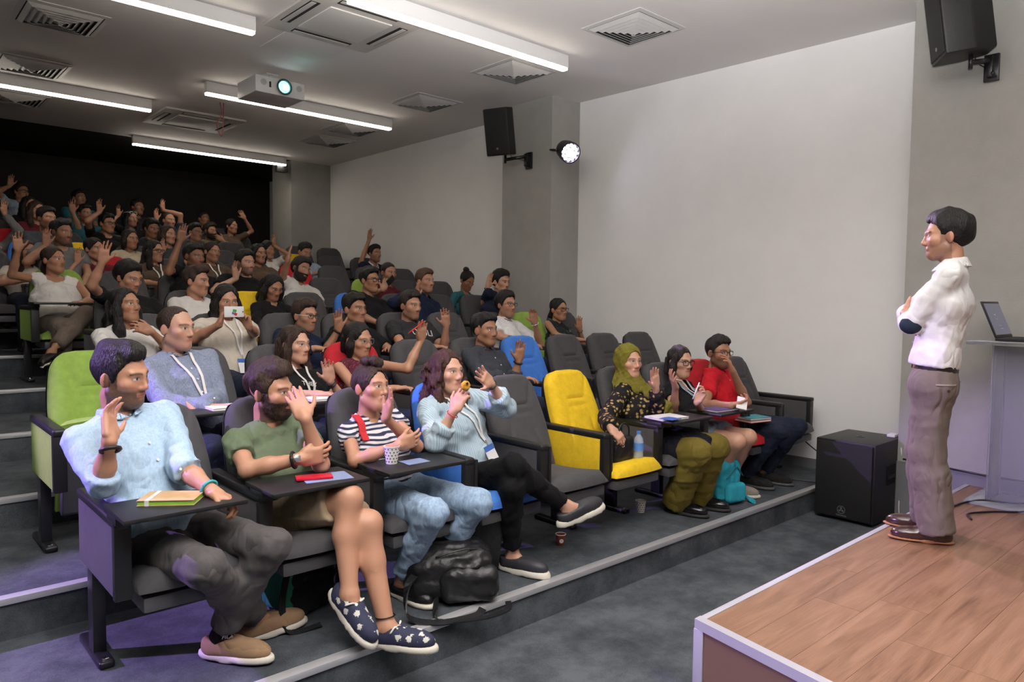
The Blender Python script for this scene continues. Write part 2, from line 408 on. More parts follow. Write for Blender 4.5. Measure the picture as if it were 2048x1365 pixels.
# ------------------------------------------------------------------ wall speakers
SPK = pmat('speaker_black', (.012, .012, .013), .45, bump=.15, bscale=220)
GRL = pmat('speaker_grille', (.008, .008, .009), .6, bump=.3, bscale=500)
def wall_speaker(center, n, tilt, wall_pt, lab, size=(.29, .28, .50)):
    """n: horizontal facing direction; box with tapered back, tilted down by tilt"""
    f = nrm(V(n[0]*math.cos(tilt), n[1]*math.cos(tilt), -math.sin(tilt))); s = nrm(np.cross(V(0, 0, 1), f)); u = np.cross(f, s)
    t = empty('wall_speaker', tuple(wall_pt))
    W, D, H = size
    M = frame(s, f, u, center-wall_pt)
    bm = bmesh.new()
    pts = [(-W/2, D/2), (W/2, D/2), (W/2, -D*.05), (W*.28, -D/2), (-W*.28, -D/2), (-W/2, -D*.05)]
    a = [bm.verts.new((x, y, -H/2)) for x, y in pts]; b = [bm.verts.new((x, y, H/2)) for x, y in pts]
    bm.faces.new(a); bm.faces.new(b[::-1])
    for i in range(6): bm.faces.new((a[i], b[i], b[(i+1) % 6], a[(i+1) % 6]))
    bmesh.ops.recalc_face_normals(bm, faces=bm.faces[:])
    bmesh.ops.bevel(bm, geom=bm.edges[:], offset=.016, segments=2, profile=.6, affect='EDGES')
    bmesh.ops.transform(bm, matrix=M, verts=bm.verts[:])
    bm_obj('cabinet', bm, SPK, t, smooth=True, autosmooth=35)
    box('grille', (-W/2+.018, D/2, -H/2+.02), (W/2-.018, D/2+.006, H/2-.02), GRL, t, bevel=.003, mtx=M)
    o = lathe('badge', [(.013, 0), (.013, .003), (0, .003)], pmat('badge_grey', (.25, .25, .26), .4, metal=.6), t, n=16, axis=(0, 1, 0)); o.matrix_local = M @ Matrix.Translation((0, D/2+.006, -H/2+.075)) @ Matrix.Rotation(-math.pi/2, 4, 'X') @ Matrix.Rotation(math.pi/2, 4, 'X')
    br = V(0, 0, 0); low = (center-u*(H/2+.02)-f*.03)-wall_pt
    tube('bracket_stem', [low+V(0, 0, .03), low+V(0, 0, -.07)], .014, BLACKM, t)
    tube('bracket_arm', [low+V(0, 0, -.03), np.array([0, 0, .05])+V(-.05, 0, 0) if abs(n[0]) > 2 else V(-.06, 0, .04)], .018, BLACKM, t)
    box('wall_plate', (-.03, -.045, -.09), (-.001, .045, .09), BLACKM, t, bevel=.004)
    box('hinge', (-.075, -.018, -.07), (-.03, .018, .07), BLACKM, t, bevel=.004)
    tube('knob', [V(-.07, -.03, -.06), V(-.11, -.03, -.06)], .012, BLACKM, t)
    tube('speaker_lead', curve_pts([(center-f*.14-wall_pt+u*-.1), low+V(.09, 0, .02), V(-.02, .03, .0)], 6), .003, BLACKM, t, n=5)
    return tag(t, lab, 'speaker', 'black wall speakers')
wp = at_x(1060, 322, 5.64)
wall_speaker(at_x(1004, 264, 5.36), (-.93, -.37), .22, wp, 'black wall speaker on the grey column beside the spotlight')
wp = at_x(1985, 137, 5.80)
wall_speaker(at_x(1922, 30, 5.50), (-.55, .83), .14, wp, 'black wall speaker at the top right corner above the speaker on stage', size=(.31, .32, .54))
bp = at_y(560, 338, 11.2)
t = box('rear_speaker', (-.09, -.1, -.06), (.09, 0, .06), BLACK, loc=tuple(bp), bevel=.01); tag(t, 'tiny dark box speaker high on the rear column', 'speaker')

# ------------------------------------------------------------------ par spotlight on the column
pp = at_y(1136, 303, 5.36)
pt = empty('par_spotlight', tuple(pp))
ax = nrm(V(-.30, -.80, -.38))
M4 = Vector(ax).to_track_quat('Z', 'Y').to_matrix().to_4x4()
def parp(o): o.matrix_local = M4; return o
parp(lathe('housing', [(.06, -.12), (.095, -.10), (.108, -.02), (.112, .07), (.10, .07), (.098, .045), (.0, .045)], pmat('par_black', (.02, .015, .025), .35), pt, n=28))
EM = pmat('par_led', (1, 1, 1), .2, emit=(.80, .80, 1.0), estr=30.0)
for ringn, rr in ((1, 0.0), (6, .038), (12, .075)):
    for k in range(ringn):
        a = 2*math.pi*k/ringn
        o = lathe('led_lens', [(.0165, .046), (.016, .056), (.009, .062), (0, .063)], EM, pt, n=10); o.matrix_local = M4 @ Matrix.Translation((rr*math.cos(a), rr*math.sin(a), 0))
sv = nrm(np.cross(ax, V(0, 0, 1)))
end = at_y(1102, 299, 5.60)-pp
tube('yoke', [sv*-.125, sv*-.125+V(0, .12, .02), end+V(.02, 0, 0), end+V(.05, 0, 0)], .012, BLACKM, pt)
tube('yoke', [sv*.125, sv*.125+V(0, .10, .02), end+V(.05, 0, 0)], .012, BLACKM, pt)
tag(pt, 'round LED stage spotlight glowing white on the grey column', 'spotlight')
add_light('par_beam', 'SPOT', tuple(pp+ax*.1), tuple(pp+ax*5), 900, (.80, .55, 1.0), spot_size=math.radians(34), spot_blend=.5, shadow_soft_size=.09)

# ------------------------------------------------------------------ subwoofer with phone charger on it
sb = empty('subwoofer', (5.66, 2.28, 0))
box('cabinet', (-.27, -.22, .02), (.28, .215, .605), SPK, sb, bevel=.012)
box('grille', (-.292, -.205, .035), (-.268, .20, .59), GRL, sb, bevel=.006)
for x in (-.2, .2):
    for y in (-.17, .17): lathe('rubber_foot', [(.022, 0), (.022, .022)], BLACK, sb, loc=(x, y, 0), n=12)
LOGO = pmat('logo_silver', (.16, .16, .165), .5)
Ml = frame((0, -1, 0), (0, 0, 1), (-1, 0, 0), (-.293, -.0, .095))
bm = bmesh.new()
for k in range(28):
    a, b = 2*math.pi*k/28, 2*math.pi*(k+1)/28
    q = [bm.verts.new((r*math.cos(x), r*math.sin(x), .002)) for r, x in ((.026, a), (.030, a), (.030, b), (.026, b))]; bm.faces.new(q)
for k in range(3):
    a = math.pi/2+2*math.pi*k/3; R_ = Matrix.Rotation(a-math.pi/2, 4, 'Z')
    for lo, hi in (((-.0015, 0, .002), (.0015, .022, .004)), ((-.006, .008, .002), (-.004, .02, .004)), ((.004, .008, .002), (.006, .02, .004)), ((-.006, .007, .002), (.006, .009, .004))): bm_box(bm, lo, hi, R_)
bmesh.ops.transform(bm, matrix=Ml, verts=bm.verts[:])
bm_obj('emblem', bm, LOGO, sb)
text_obj('maker_name', 'YAMAHA', .019, LOGO, frame((0, -1, 0), (0, 0, 1), (-1, 0, 0), (-.2935, 0, .052)), sb)
box('handle_recess', (-.06, -.2235, .28), (.10, -.219, .42), pmat('recess', (.004, .004, .004), .8), sb)
box('handle_bar', (-.05, -.232, .325), (.09, -.222, .35), SPK, sb, bevel=.004)
lathe('pole_socket', [(.03, .605), (.03, .608), (.016, .609), (.015, .606)], BLACKM, sb, n=16)
tag(sb, 'big black subwoofer on the floor between front row and stage', 'subwoofer')
ch = box('phone_charger', (-.045, -.03, 0), (.045, .03, .022), WHITEP, loc=(5.86, 2.12, .606), bevel=.006)
tag(ch, 'small white charger box on top of the subwoofer', 'charger')
wc = curve_pts([(5.85, 2.08, .62), (5.84, 2.05, .60), (5.80, 2.035, .52), (5.83, 2.03, .30), (5.78, 2.03, .12), (5.74, 2.0, .02), (5.6, 1.9, .012)], 8)
o = tube('white_cable', wc, .004, WHITEP, n=6, loc=(5.85, 2.08, 0)); tag(o, 'white cable hanging down the side of the subwoofer', 'cable')
bcp = [at_x(1590, 905, WN(2.6)-.04), V(5.98, 2.85, .36), V(5.96, 2.60, .30), V(5.95, 2.52, .42)]
o = tube('black_cable', curve_pts([V(6.02, 3.0, .55), V(6.0, 2.85, .42), V(5.97, 2.62, .30), V(5.93, 2.52, .25)], 8), .005, BLACKM, n=6, loc=(6.0, 2.85, 0)); tag(o, 'black cable running down from last front row chair to subwoofer', 'cable')
o = tube('black_cable', curve_pts([V(5.55, 3.0, .181), V(5.66, 2.72, .181), V(5.72, 2.58, .182), V(5.8, 2.54, .2)], 8), .005, BLACKM, n=6, loc=(5.6, 2.8, .175)); tag(o, 'black cable lying on the carpet behind the subwoofer', 'cable')

# ------------------------------------------------------------------ acrylic lectern, laptop, cables
def acrylic():
    m, nt, b = new_mat('clear_acrylic'); N = nt.nodes; L = nt.links
    b.inputs['Base Color'].default_value = (.75, .78, .78, 1); b.inputs['Roughness'].default_value = .05
    tr = N.new('ShaderNodeBsdfTransparent'); tr.inputs[0].default_value = (.86, .87, .88, 1)
    fr = N.new('ShaderNodeFresnel'); fr.inputs[0].default_value = 1.35
    ad = N.new('ShaderNodeMath'); ad.operation = 'ADD'; ad.inputs[1].default_value = .10; L.new(fr.outputs[0], ad.inputs[0])
    mx = N.new('ShaderNodeMixShader'); L.new(ad.outputs[0], mx.inputs[0]); L.new(tr.outputs[0], mx.inputs[1]); L.new(b.outputs[0], mx.inputs[2])
    L.new(mx.outputs[0], N['Material Output'].inputs['Surface'])
    return m
ACR = acrylic()
lb = at_z(2022, 1008, STZ)
lec = empty('lectern', (lb[0], lb[1], STZ))
box('base_plate', (-.22, -.21, 0.001), (.24, .21, .022), ACR, lec, bevel=.004)
box('side_panel', (-.135, -.11, .022), (-.115, .11, 1.02), ACR, lec, bevel=.002)
box('side_panel', (.115, -.11, .022), (.135, .11, 1.02), ACR, lec, bevel=.002)
box('front_panel', (-.115, .09, .022), (.115, .105, 1.02), ACR, lec, bevel=.002)
tp = box('top_shelf', (-.27, -.22, 1.02), (.27, .22, 1.042), ACR, lec, bevel=.004)
tag(lec, 'clear acrylic lectern at the right edge of the stage', 'lectern')
lt = empty('laptop', (lb[0]+.01, lb[1]-.02, STZ+1.043))
box('base', (-.18, -.14, .003), (.18, .11, .02), BLACK, lt, bevel=.004)
Ms = Matrix.Translation((0, .105, .02)) @ Matrix.Rotation(math.radians(-22), 4, 'X')
box('lid', (-.18, -.004, 0), (.18, .006, .245), BLACK, lt, bevel=.003, mtx=Ms)
def _scr(nt, v):
    return cramp(nt, tnoise(nt, nodemap(nt, v, (30, 1, 60)), 1, 2), [(.6, (.06, .055, .09)), (.75, (.14, .13, .2))])
scr = pmat('laptop_screen', (.02, .02, .03), .2, emit=(.09, .085, .12), estr=1.0)
box('screen', (-.165, -.0065, .018), (.165, -.004, .23), scr, lt, mtx=Ms)
box('keyboard', (-.155, -.06, .0195), (.155, .085, .0215), pmat('keys', (.02, .02, .02), .6), lt)
tl = pmat('screen_text', (.2, .2, .24), .4, emit=(.3, .3, .38), estr=.6)
for (u, w, ww) in ((-.03, .15, .03), (-.02, .12, .022), (.0, .075, .04), (.01, .055, .05)):
    box('screen_text_line', (u-ww/2, -.0075, w), (u+ww/2, -.0064, w+.005), tl, lt, mtx=Ms)
tag(lt, 'open black laptop standing on the clear lectern', 'laptop')
L0 = V(lb[0], lb[1], STZ)
def cab(name, pts, r, lab):
    o = tube(name, curve_pts([L0+V(*p) for p in pts], 8), r, BLACKM, n=6, loc=L0); tag(o, lab, 'cable')
cab('black_cable', [(.10, -.10, 1.03), (.0, -.20, .95), (-.04, -.20, .75), (-.10, -.2, .62), (-.18, -.2, .60), (-.14, -.2, .66), (-.07, -.2, .80), (.0, -.2, .90), (.14, -.2, .97)], .007, 'thick black cable looped beside the lectern under the laptop')
cab('black_cable', [(-.06, -.18, .61), (.02, -.17, .55), (.12, -.16, .42), (.24, -.14, .30)], .006, 'black cable slanting down across the lectern')
cab('black_cable', [(-.02, -.13, .025), (-.12, -.14, .024), (-.2, -.1, .008), (-.34, .02, .008), (-.5, .1, .008), (-.62, .05, .008)], .006, 'black cable on the stage floor nearest the lectern foot')
cab('black_cable', [(-.02, -.10, .026), (-.1, -.02, .026), (-.16, .12, .026), (-.26, .2, .008), (-.4, .22, .008), (-.55, .30, .008)], .006, 'black cable curling on the stage from lectern towards the man')
ps = at_z(1985, 966, STZ)
o = box('power_strip', (-.12, -.03, .001), (.12, .03, .04), BLACK, loc=tuple(ps), bevel=.006); o.rotation_euler = (0, 0, -1.2); tag(o, 'black power strip lying on the stage by the wall', 'power strip')
o = tube('black_cable', [V(5.74, 2.0, .47), V(5.75, 1.5, .445), V(5.75, .6, .445)], .007, BLACKM, n=6, loc=V(5.74, 1.5, .44)); tag(o, 'black cable running along the wall skirting behind the stage', 'cable')

# ------------------------------------------------------------------ auditorium chairs
def velour(name, col):
    m = pmat(name, col, .85, noise=.10, nscale=25, bump=.12, bscale=400, sheen=.35)
    return m
CHC = {'grey': velour('grey_velour', (.060, .058, .062)), 'green': velour('green_velour', (.22, .345, .055)), 'yellow': velour('yellow_velour', (.72, .47, .012)),
       'blue': velour('blue_velour', (.045, .17, .55)), 'red': velour('red_velour', (.46, .012, .022))}
TH = math.radians(23)
def build_back():
    """front cushion of the backrest: rounded shield with pressed seams"""
    H = .635; nu, nv = 32, 42
    def hw(v):
        b = .207+.019*math.sin(min(1, v*1.6)*math.pi/2)-.10*max(0, v-.40)**1.6
        tcorner = max(0, (v-.80)/.20); b *= (1-tcorner**2.6)**(1/2.2)*.62+.38 if tcorner > 0 else 1
        if v < .06: b *= .92+.08*math.sqrt(v/.06)
        return b
    segs = [((-.165, .60), (-.085, .42)), ((-.085, .42), (.085, .42)), ((.165, .60), (.085, .42)), ((-.09, .37), (.09, .37)), ((-.09, .37), (-.125, .03)), ((.09, .37), (.125, .03))]
    verts = []; 
    for j in range(nv+1):
        v = j/nv; w = hw(v)
        for i in range(nu+1):
            u = -1+2*i/nu; x = w*math.sin(u*math.pi/2)
            z = v*H
            edge = max(0, 1-abs(math.sin(u*math.pi/2))**4)**.5*min(1, ((1-v)/.05)**.5 if v > .95 else 1)*min(1, (v/.04)**.5 if v < .04 else 1)
            th = .030+.045*edge+.012*(abs(x)/.2)**2*edge
            g = 0
            for (a, b) in segs:
                ax_, az_, bx_, bz_ = *a, *b; dx, dz = bx_-ax_, bz_-az_
                tt = max(0, min(1, ((x-ax_)*dx+(z-az_)*dz)/(dx*dx+dz*dz))); d = math.hypot(x-ax_-tt*dx, z-az_-tt*dz)
                g = max(g, math.exp(-(d/.010)**2))
            th -= .013*g*edge
            top = .0
            verts.append((x, -th, z))
    faces = [(j*(nu+1)+i, j*(nu+1)+i+1, (j+1)*(nu+1)+i+1, (j+1)*(nu+1)+i) for j in range(nv) for i in range(nu)]
    # border strip back to the shell plane
    border = [i for i in range(nu+1)]+[j*(nu+1)+nu for j in range(1, nv+1)]+[nv*(nu+1)+i for i in range(nu-1, -1, -1)]+[j*(nu+1) for j in range(nv-1, 0, -1)]
    n0 = len(verts)
    for b in border: x, y, z = verts[b]; verts.append((x, .0, z))
    k = len(border)
    for i in range(k): faces.append((border[(i+1) % k], border[i], n0+i, n0+(i+1) % k))
    return verts, faces, hw, H
_bv, _bf, _hw, _bh = build_back()
def lean(p): x, y, z = p; return (x, .015+y*math.cos(TH)+z*math.sin(TH), .37+z*math.cos(TH)-y*math.sin(TH)*1)
def build_shell():
    H = _bh; nu, nv = 8, 16; v = []; f = []
    for j in range(nv+1):
        t = j/nv; w = _hw(t)+.006
        for i in range(nu+1):
            u = -1+2*i/nu; x = w*math.sin(u*math.pi/2); v.append((x, .004+.036*max(0, 1-abs(math.sin(u*math.pi/2))**3)**.5*(1 if t < .93 else .75), -.02+t*(H+.026)))
    f = [(j*(nu+1)+i, (j+1)*(nu+1)+i, (j+1)*(nu+1)+i+1, j*(nu+1)+i+1) for j in range(nv) for i in range(nu)]
    n0 = len(v); border = [i for i in range(nu+1)]+[j*(nu+1)+nu for j in range(1, nv+1)]+[nv*(nu+1)+i for i in range(nu-1, -1, -1)]+[j*(nu+1) for j in range(nv-1, 0, -1)]
    for b in border: x, y, z = v[b]; v.append((x, -.012, z))
    k = len(border)
    for i in range(k): f.append((border[i], border[(i+1) % k], n0+(i+1) % k, n0+i))
    return v, f
def me_from(name, v, f, smooth=True, sharp=45):
    me = bpy.data.meshes.new(name); me.from_pydata(v, [], f); me.materials.append(None); me.update()
    if smooth: me.polygons.foreach_set('use_smooth', [True]*len(me.polygons)); me.set_sharp_from_angle(angle=math.radians(sharp))
    return me
def me_box(name, lo, hi, bevel, seg=2, mtx=None):
    bm = bmesh.new(); bm_box(bm, lo, hi)
    if bevel: bmesh.ops.bevel(bm, geom=bm.edges[:], offset=bevel, segments=seg, profile=.6, affect='EDGES')
    if mtx is not None: bmesh.ops.transform(bm, matrix=mtx, verts=bm.verts[:])
    me = bpy.data.meshes.new(name); bm.to_mesh(me); bm.free(); me.materials.append(None)
    me.polygons.foreach_set('use_smooth', [True]*len(me.polygons)); me.set_sharp_from_angle(angle=math.radians(40))
    return me
CM = {}
CM['backrest'] = me_from('backrest', [lean(p) for p in _bv], _bf)
sv_, sf_ = build_shell(); CM['back_shell'] = me_from('back_shell', [lean(p) for p in sv_], sf_)
slope = Matrix.Rotation(math.radians(-4), 4, 'X')
def seat_mesh():
    bm = bmesh.new(); nx, ny = 10, 12
    def P(i, j, top):
        x = -.225+.45*i/nx; y = -.46+.475*j/ny
        s = abs(2*i/nx-1); fr = j/ny
        y += .02*s**3*(1-fr)                         # rounded front corners
        z = .345 if not top else .395+.030*(1-s**4)-.01*math.sin(fr*math.pi)+.008*(1-fr)
        if top and j == 0: z -= .035; y += -.0
        if top and (i == 0 or i == nx): z -= .02
        return (x, y, z)
    T = [[bm.verts.new(P(i, j, True)) for j in range(ny+1)] for i in range(nx+1)]
    B = [[bm.verts.new(P(i, j, False)) for j in range(ny+1)] for i in range(nx+1)]
    for i in range(nx):
        for j in range(ny):
            bm.faces.new((T[i][j], T[i+1][j], T[i+1][j+1], T[i][j+1])); bm.faces.new((B[i][j], B[i][j+1], B[i+1][j+1], B[i+1][j]))
    for i in range(nx): bm.faces.new((B[i][0], B[i+1][0], T[i+1][0], T[i][0])); bm.faces.new((T[i][ny], T[i+1][ny], B[i+1][ny], B[i][ny]))
    for j in range(ny): bm.faces.new((T[0][j], T[0][j+1], B[0][j+1], B[0][j])); bm.faces.new((B[nx][j], B[nx][j+1], T[nx][j+1], T[nx][j]))
    bmesh.ops.transform(bm, matrix=Matrix.Translation((0, 0, .37)) @ slope @ Matrix.Translation((0, 0, -.37)), verts=bm.verts[:])
    me = bpy.data.meshes.new('seat'); bm.to_mesh(me); bm.free(); me.materials.append(None)
    me.polygons.foreach_set('use_smooth', [True]*len(me.polygons)); me.set_sharp_from_angle(angle=math.radians(70)); return me
CM['seat'] = seat_mesh()
CM['seat_pan'] = me_box('seat_pan', (-.21, -.43, .295), (.21, .02, .355), .015)
CM['arm_pad'] = me_box('arm_pad', (-.030, -.40, .61), (.030, .19, .648), .014, 3)
CM['side_panel'] = me_box('side_panel', (-.026, -.36, .355), (.026, .17, .612), .006)
CM['panel_edge'] = me_box('panel_edge', (-.029, -.395, .35), (.029, -.36, .63), .006)
CM['leg'] = me_box('leg', (-.024, -.03, .0), (.024, .05, .36), .006)
CM['foot'] = me_box('foot', (-.029, -.14, .0), (.029, .20, .03), .012, 3)
CM['bolt'] = me_box('bolt', (-.012, -.122, .028), (.012, -.098, .036), .003)
CM['stowed_tablet'] = me_box('stowed_tablet', (.030, -.40, .36), (.052, -.02, .635), .008)
CM['tablet'] = me_box('tablet', (-.03, -.53, .660), (.40, -.25, .678), .007)
CM['tablet_arm'] = me_box('tablet_arm', (-.03, -.42, .632), (.03, -.30, .664), .008)
ribs = bmesh.new(); bm_box(ribs, (-.20, -.42, .29), (.20, .0, .31))
for k in range(5): bm_box(ribs, (-.14, -.36+k*.035, .281), (.14, -.345+k*.035, .291))
_m = bpy.data.meshes.new('seat_underside'); ribs.to_mesh(_m); ribs.free(); _m.materials.append(None); CM['seat_underside'] = _m
def part(key, mat, parent, x=0.0, mtx=None):
    o = bpy.data.objects.new(key, CM[key]); link(o, parent); o.location = (x, 0, 0)
    if mtx is not None: o.matrix_local = mtx
    o.material_slots[0].link = 'OBJECT'; o.material_slots[0].material = mat
    return o
def chair(x, r, colour, lab, right_arm=False, tablet=None, tipped=False, rz=0.0):
    t = empty('auditorium_chair', (x, RY0(r), TZ(r)+.001), rz)
    c = CHC[colour]
    part('backrest', c, t); part('back_shell', BLACK, t)
    tm = None
    if tipped: tm = Matrix.Translation((0, -.02, .19)) @ Matrix.Rotation(math.radians(-74), 4, 'X') @ Matrix.Translation((0, .0, -.36))
    s = part('seat', c, t, mtx=tm); part('seat_pan', GREYP, t, mtx=tm)
    if tipped: part('seat_underside', GREYP, t, mtx=tm)
    for sx in ((-.2635, .2635) if right_arm else (-.2635,)):
        part('arm_pad', BLACK, t, sx); part('side_panel', c, t, sx); part('panel_edge', BLACK, t, sx)
        l = part('leg', BLACKM, t, sx); f = part('foot', BLACKM, l); part('bolt', CHROME, f)
    if tablet == 'stowed': part('stowed_tablet', BLACK, t, -.2635)
    elif tablet == 'open': part('tablet', BLACK, t, -.2635); part('tablet_arm', BLACK, t, -.2635)
    return tag(t, lab, 'chair', 'auditorium chairs')
SHIFT = {1: 0, 2: 0, 3: 0, 4: .15, 5: -.12, 6: 0, 7: 0, 8: 0, 9: 0, 10: .05}
def CX(r, i): return .95+.527*i+SHIFT[r]
# ------------------------------------------------------------------ implicit-surface modelling (for people, clothes, bags)
class Field:
    def __init__(s): s.P = []
    def add(s, pr, k=.02, op='u'): s.P.append((pr[0], np.asarray(pr[1], float), np.asarray(pr[2], float), k, op)); return s
    def ext(s, prs, k=.02):
        for p in prs: s.add(p, k)
        return s
def fcap(a, b, ra, rb):
    a = np.asarray(a, float); b = np.asarray(b, float); d = b-a; L2 = max(float(d@d), 1e-8)
    def f(x, y, z):
        px, py, pz = x-a[0], y-a[1], z-a[2]
        t = np.clip((px*d[0]+py*d[1]+pz*d[2])/L2, 0, 1)
        return np.sqrt((px-t*d[0])**2+(py-t*d[1])**2+(pz-t*d[2])**2)-(ra+(rb-ra)*t)
    m = max(ra, rb); return f, np.minimum(a, b)-m, np.maximum(a, b)+m
def fecap(a, b, ra, rb, w, ratio):
    """capsule whose section is widened along w by ratio"""
    a = np.asarray(a, float); b = np.asarray(b, float); d = b-a; w = nrm(w-d*(np.dot(w, d)/max(float(d@d), 1e-8))); L2 = max(float(d@d), 1e-8); q = 1-1/ratio
    def f(x, y, z):
        px, py, pz = x-a[0], y-a[1], z-a[2]
        t = np.clip((px*d[0]+py*d[1]+pz*d[2])/L2, 0, 1)
        s = (px*w[0]+py*w[1]+pz*w[2])*q
        return np.sqrt((px-t*d[0]-s*w[0])**2+(py-t*d[1]-s*w[1])**2+(pz-t*d[2]-s*w[2])**2)-(ra+(rb-ra)*t)
    m = max(ra, rb)*max(ratio, 1); return f, np.minimum(a, b)-m, np.maximum(a, b)+m
def fell(c, R, r):
    """ellipsoid; R rows are the local axes, r the radii"""
    c = np.asarray(c, float); R = np.asarray(R, float)
    def f(x, y, z):
        px, py, pz = x-c[0], y-c[1], z-c[2]; k0 = 0; k1 = 0
        for i in range(3):
            q = (px*R[i][0]+py*R[i][1]+pz*R[i][2])/r[i]; k0 = k0+q*q; k1 = k1+(q/r[i])**2
        k0 = np.sqrt(k0); return k0*(k0-1)/np.sqrt(k1+1e-9)
    m = max(r); return f, c-m, c+m
def fbox(c, R, h, rd):
    c = np.asarray(c, float); R = np.asarray(R, float); h = np.asarray(h, float)-rd
    def f(x, y, z):
        px, py, pz = x-c[0], y-c[1], z-c[2]; o = 0; ins = None
        for i in range(3):
            q = np.abs(px*R[i][0]+py*R[i][1]+pz*R[i][2])-h[i]; o = o+np.maximum(q, 0)**2; ins = q if ins is None else np.maximum(ins, q)
        return np.sqrt(o)+np.minimum(ins, 0)-rd
    m = float(np.linalg.norm(h+rd)); return f, c-m, c+m
def fcut(pr, planes):
    """cut a primitive by planes (point, outward normal)"""
    f0 = pr[0]
    def f(x, y, z):
        d = f0(x, y, z)
        for p, n in planes: d = np.maximum(d, (x-p[0])*n[0]+(y-p[1])*n[1]+(z-p[2])*n[2])
        return d
    return f, pr[1], pr[2]
def eval_field(F, h, post=None, pad=.012, clip=None):
    lo = np.min([p[1] for p in F.P if p[4] == 'u'], 0)-pad; hi = np.max([p[2] for p in F.P if p[4] == 'u'], 0)+pad
    if clip is not None: lo = np.maximum(lo, clip[0]); hi = np.minimum(hi, clip[1])
    n = np.maximum(np.ceil((hi-lo)/h).astype(int)+2, 4)
    D = np.full(n, .25, np.float32)
    ax = [(lo[i]+np.arange(n[i])*h).astype(np.float32) for i in range(3)]
    for fn, a, b, k, op in F.P:
        m = k+h*2.2
        i0 = np.clip(np.floor((a-m-lo)/h).astype(int), 0, n); i1 = np.clip(np.ceil((b+m-lo)/h).astype(int)+1, 0, n)
        if np.any(i1 <= i0): continue
        sl = tuple(slice(i0[i], i1[i]) for i in range(3))
        d = fn(ax[0][sl[0]][:, None, None], ax[1][sl[1]][None, :, None], ax[2][sl[2]][None, None, :]).astype(np.float32)
        s = D[sl]
        if op == 'u':
            hh = np.clip(.5+.5*(s-d)/k, 0, 1); D[sl] = s*(1-hh)+d*hh-k*hh*(1-hh)
        else:                                           # smooth subtraction
            hh = np.clip(.5-.5*(s+d)/k, 0, 1); D[sl] = s*(1-hh)-d*hh+k*hh*(1-hh)
    if post is not None:
        D = post(D, ax[0][:, None, None], ax[1][None, :, None], ax[2][None, None, :])
    D[0], D[-1] = .1, .1; D[:, 0], D[:, -1] = .1, .1; D[:, :, 0], D[:, :, -1] = .1, .1
    return D, lo, h
def nets(D, lo, h):
    """surface nets: vertices, quads"""
    n = np.array(D.shape); S = D < 0; c = n-1
    strides = np.array([c[1]*c[2], c[2], 1])
    tot = int(c.prod()); acc = []; wts = []; quads = []
    for a in range(3):
        b, e = (a+1) % 3, (a+2) % 3
        s0 = [slice(None)]*3; s1 = [slice(None)]*3; s0[a] = slice(0, -1); s1[a] = slice(1, None)
        X = S[tuple(s0)] != S[tuple(s1)]
        idx = np.argwhere(X)
        if len(idx) == 0: continue
        idx = idx[(idx[:, b] > 0) & (idx[:, b] < c[b]) & (idx[:, e] > 0) & (idx[:, e] < c[e])]
        i1 = idx.copy(); i1[:, a] += 1
        d0 = D[tuple(idx.T)]; d1 = D[tuple(i1.T)]; t = d0/(d0-d1)
        pos = idx.astype(np.float64); pos[:, a] += t
        cells = []
        for ob, oe in ((-1, -1), (0, -1), (0, 0), (-1, 0)):
            q = idx.copy(); q[:, b] += ob; q[:, e] += oe; cells.append(q@strides)
        for q in cells: acc.append(q); wts.append(pos)
        Q = np.stack(cells, 1); neg = d0 < 0
        Q = np.where(neg[:, None], Q, Q[:, ::-1]); quads.append(Q)
    if not quads: return np.zeros((0, 3)), np.zeros((0, 4), int)
    acc = np.concatenate(acc); wts = np.concatenate(wts); quads = np.concatenate(quads)
    u, inv = np.unique(acc, return_inverse=True); cnt = np.bincount(inv)
    P = np.stack([np.bincount(inv, wts[:, k])/cnt for k in range(3)], 1)
    remap = np.searchsorted(u, quads)
    return lo+P*h, remap
def surf(F, h, post=None, clip=None): return nets(*eval_field(F, h, post, clip=clip))
def relax(v, q, it=1, lam=.5):
    e = np.concatenate([q[:, [0, 1]], q[:, [1, 2]], q[:, [2, 3]], q[:, [3, 0]]]); n = len(v)
    for _ in range(it):
        s = np.zeros_like(v); c = np.bincount(e[:, 0], minlength=n)+np.bincount(e[:, 1], minlength=n)
        for k in range(3): s[:, k] = np.bincount(e[:, 0], v[e[:, 1], k], n)+np.bincount(e[:, 1], v[e[:, 0], k], n)
        v = v+lam*(s/np.maximum(c, 1)[:, None]-v)
    return v
def join(parts):
    vs = []; qs = []; o = 0
    for v, q in parts: vs.append(v); qs.append(q+o); o += len(v)
    return np.concatenate(vs), np.concatenate(qs)
def fmesh(name, v, q, mat, parent=None, loc=(0, 0, 0), cols=None):
    me = bpy.data.meshes.new(name); n = len(v); m = len(q)
    me.vertices.add(n); me.vertices.foreach_set('co', np.ascontiguousarray(v-np.asarray(loc)).astype(np.float32).ravel())
    me.loops.add(m*4); me.loops.foreach_set('vertex_index', q.astype(np.int32).ravel())
    me.polygons.add(m); me.polygons.foreach_set('loop_start', np.arange(0, m*4, 4, dtype=np.int32)); me.polygons.foreach_set('loop_total', np.full(m, 4, np.int32))
    me.polygons.foreach_set('use_smooth', np.ones(m, bool)); me.update(calc_edges=True); me.validate()
    if cols is not None:
        at = me.color_attributes.new('tone', 'FLOAT_COLOR', 'POINT'); at.data.foreach_set('color', np.concatenate([cols, np.ones((n, 1))], 1).astype(np.float32).ravel())
    me.materials.append(mat)
    o = bpy.data.objects.new(name, me)
    if parent is None: o.location = tuple(loc)
    return link(o, parent)
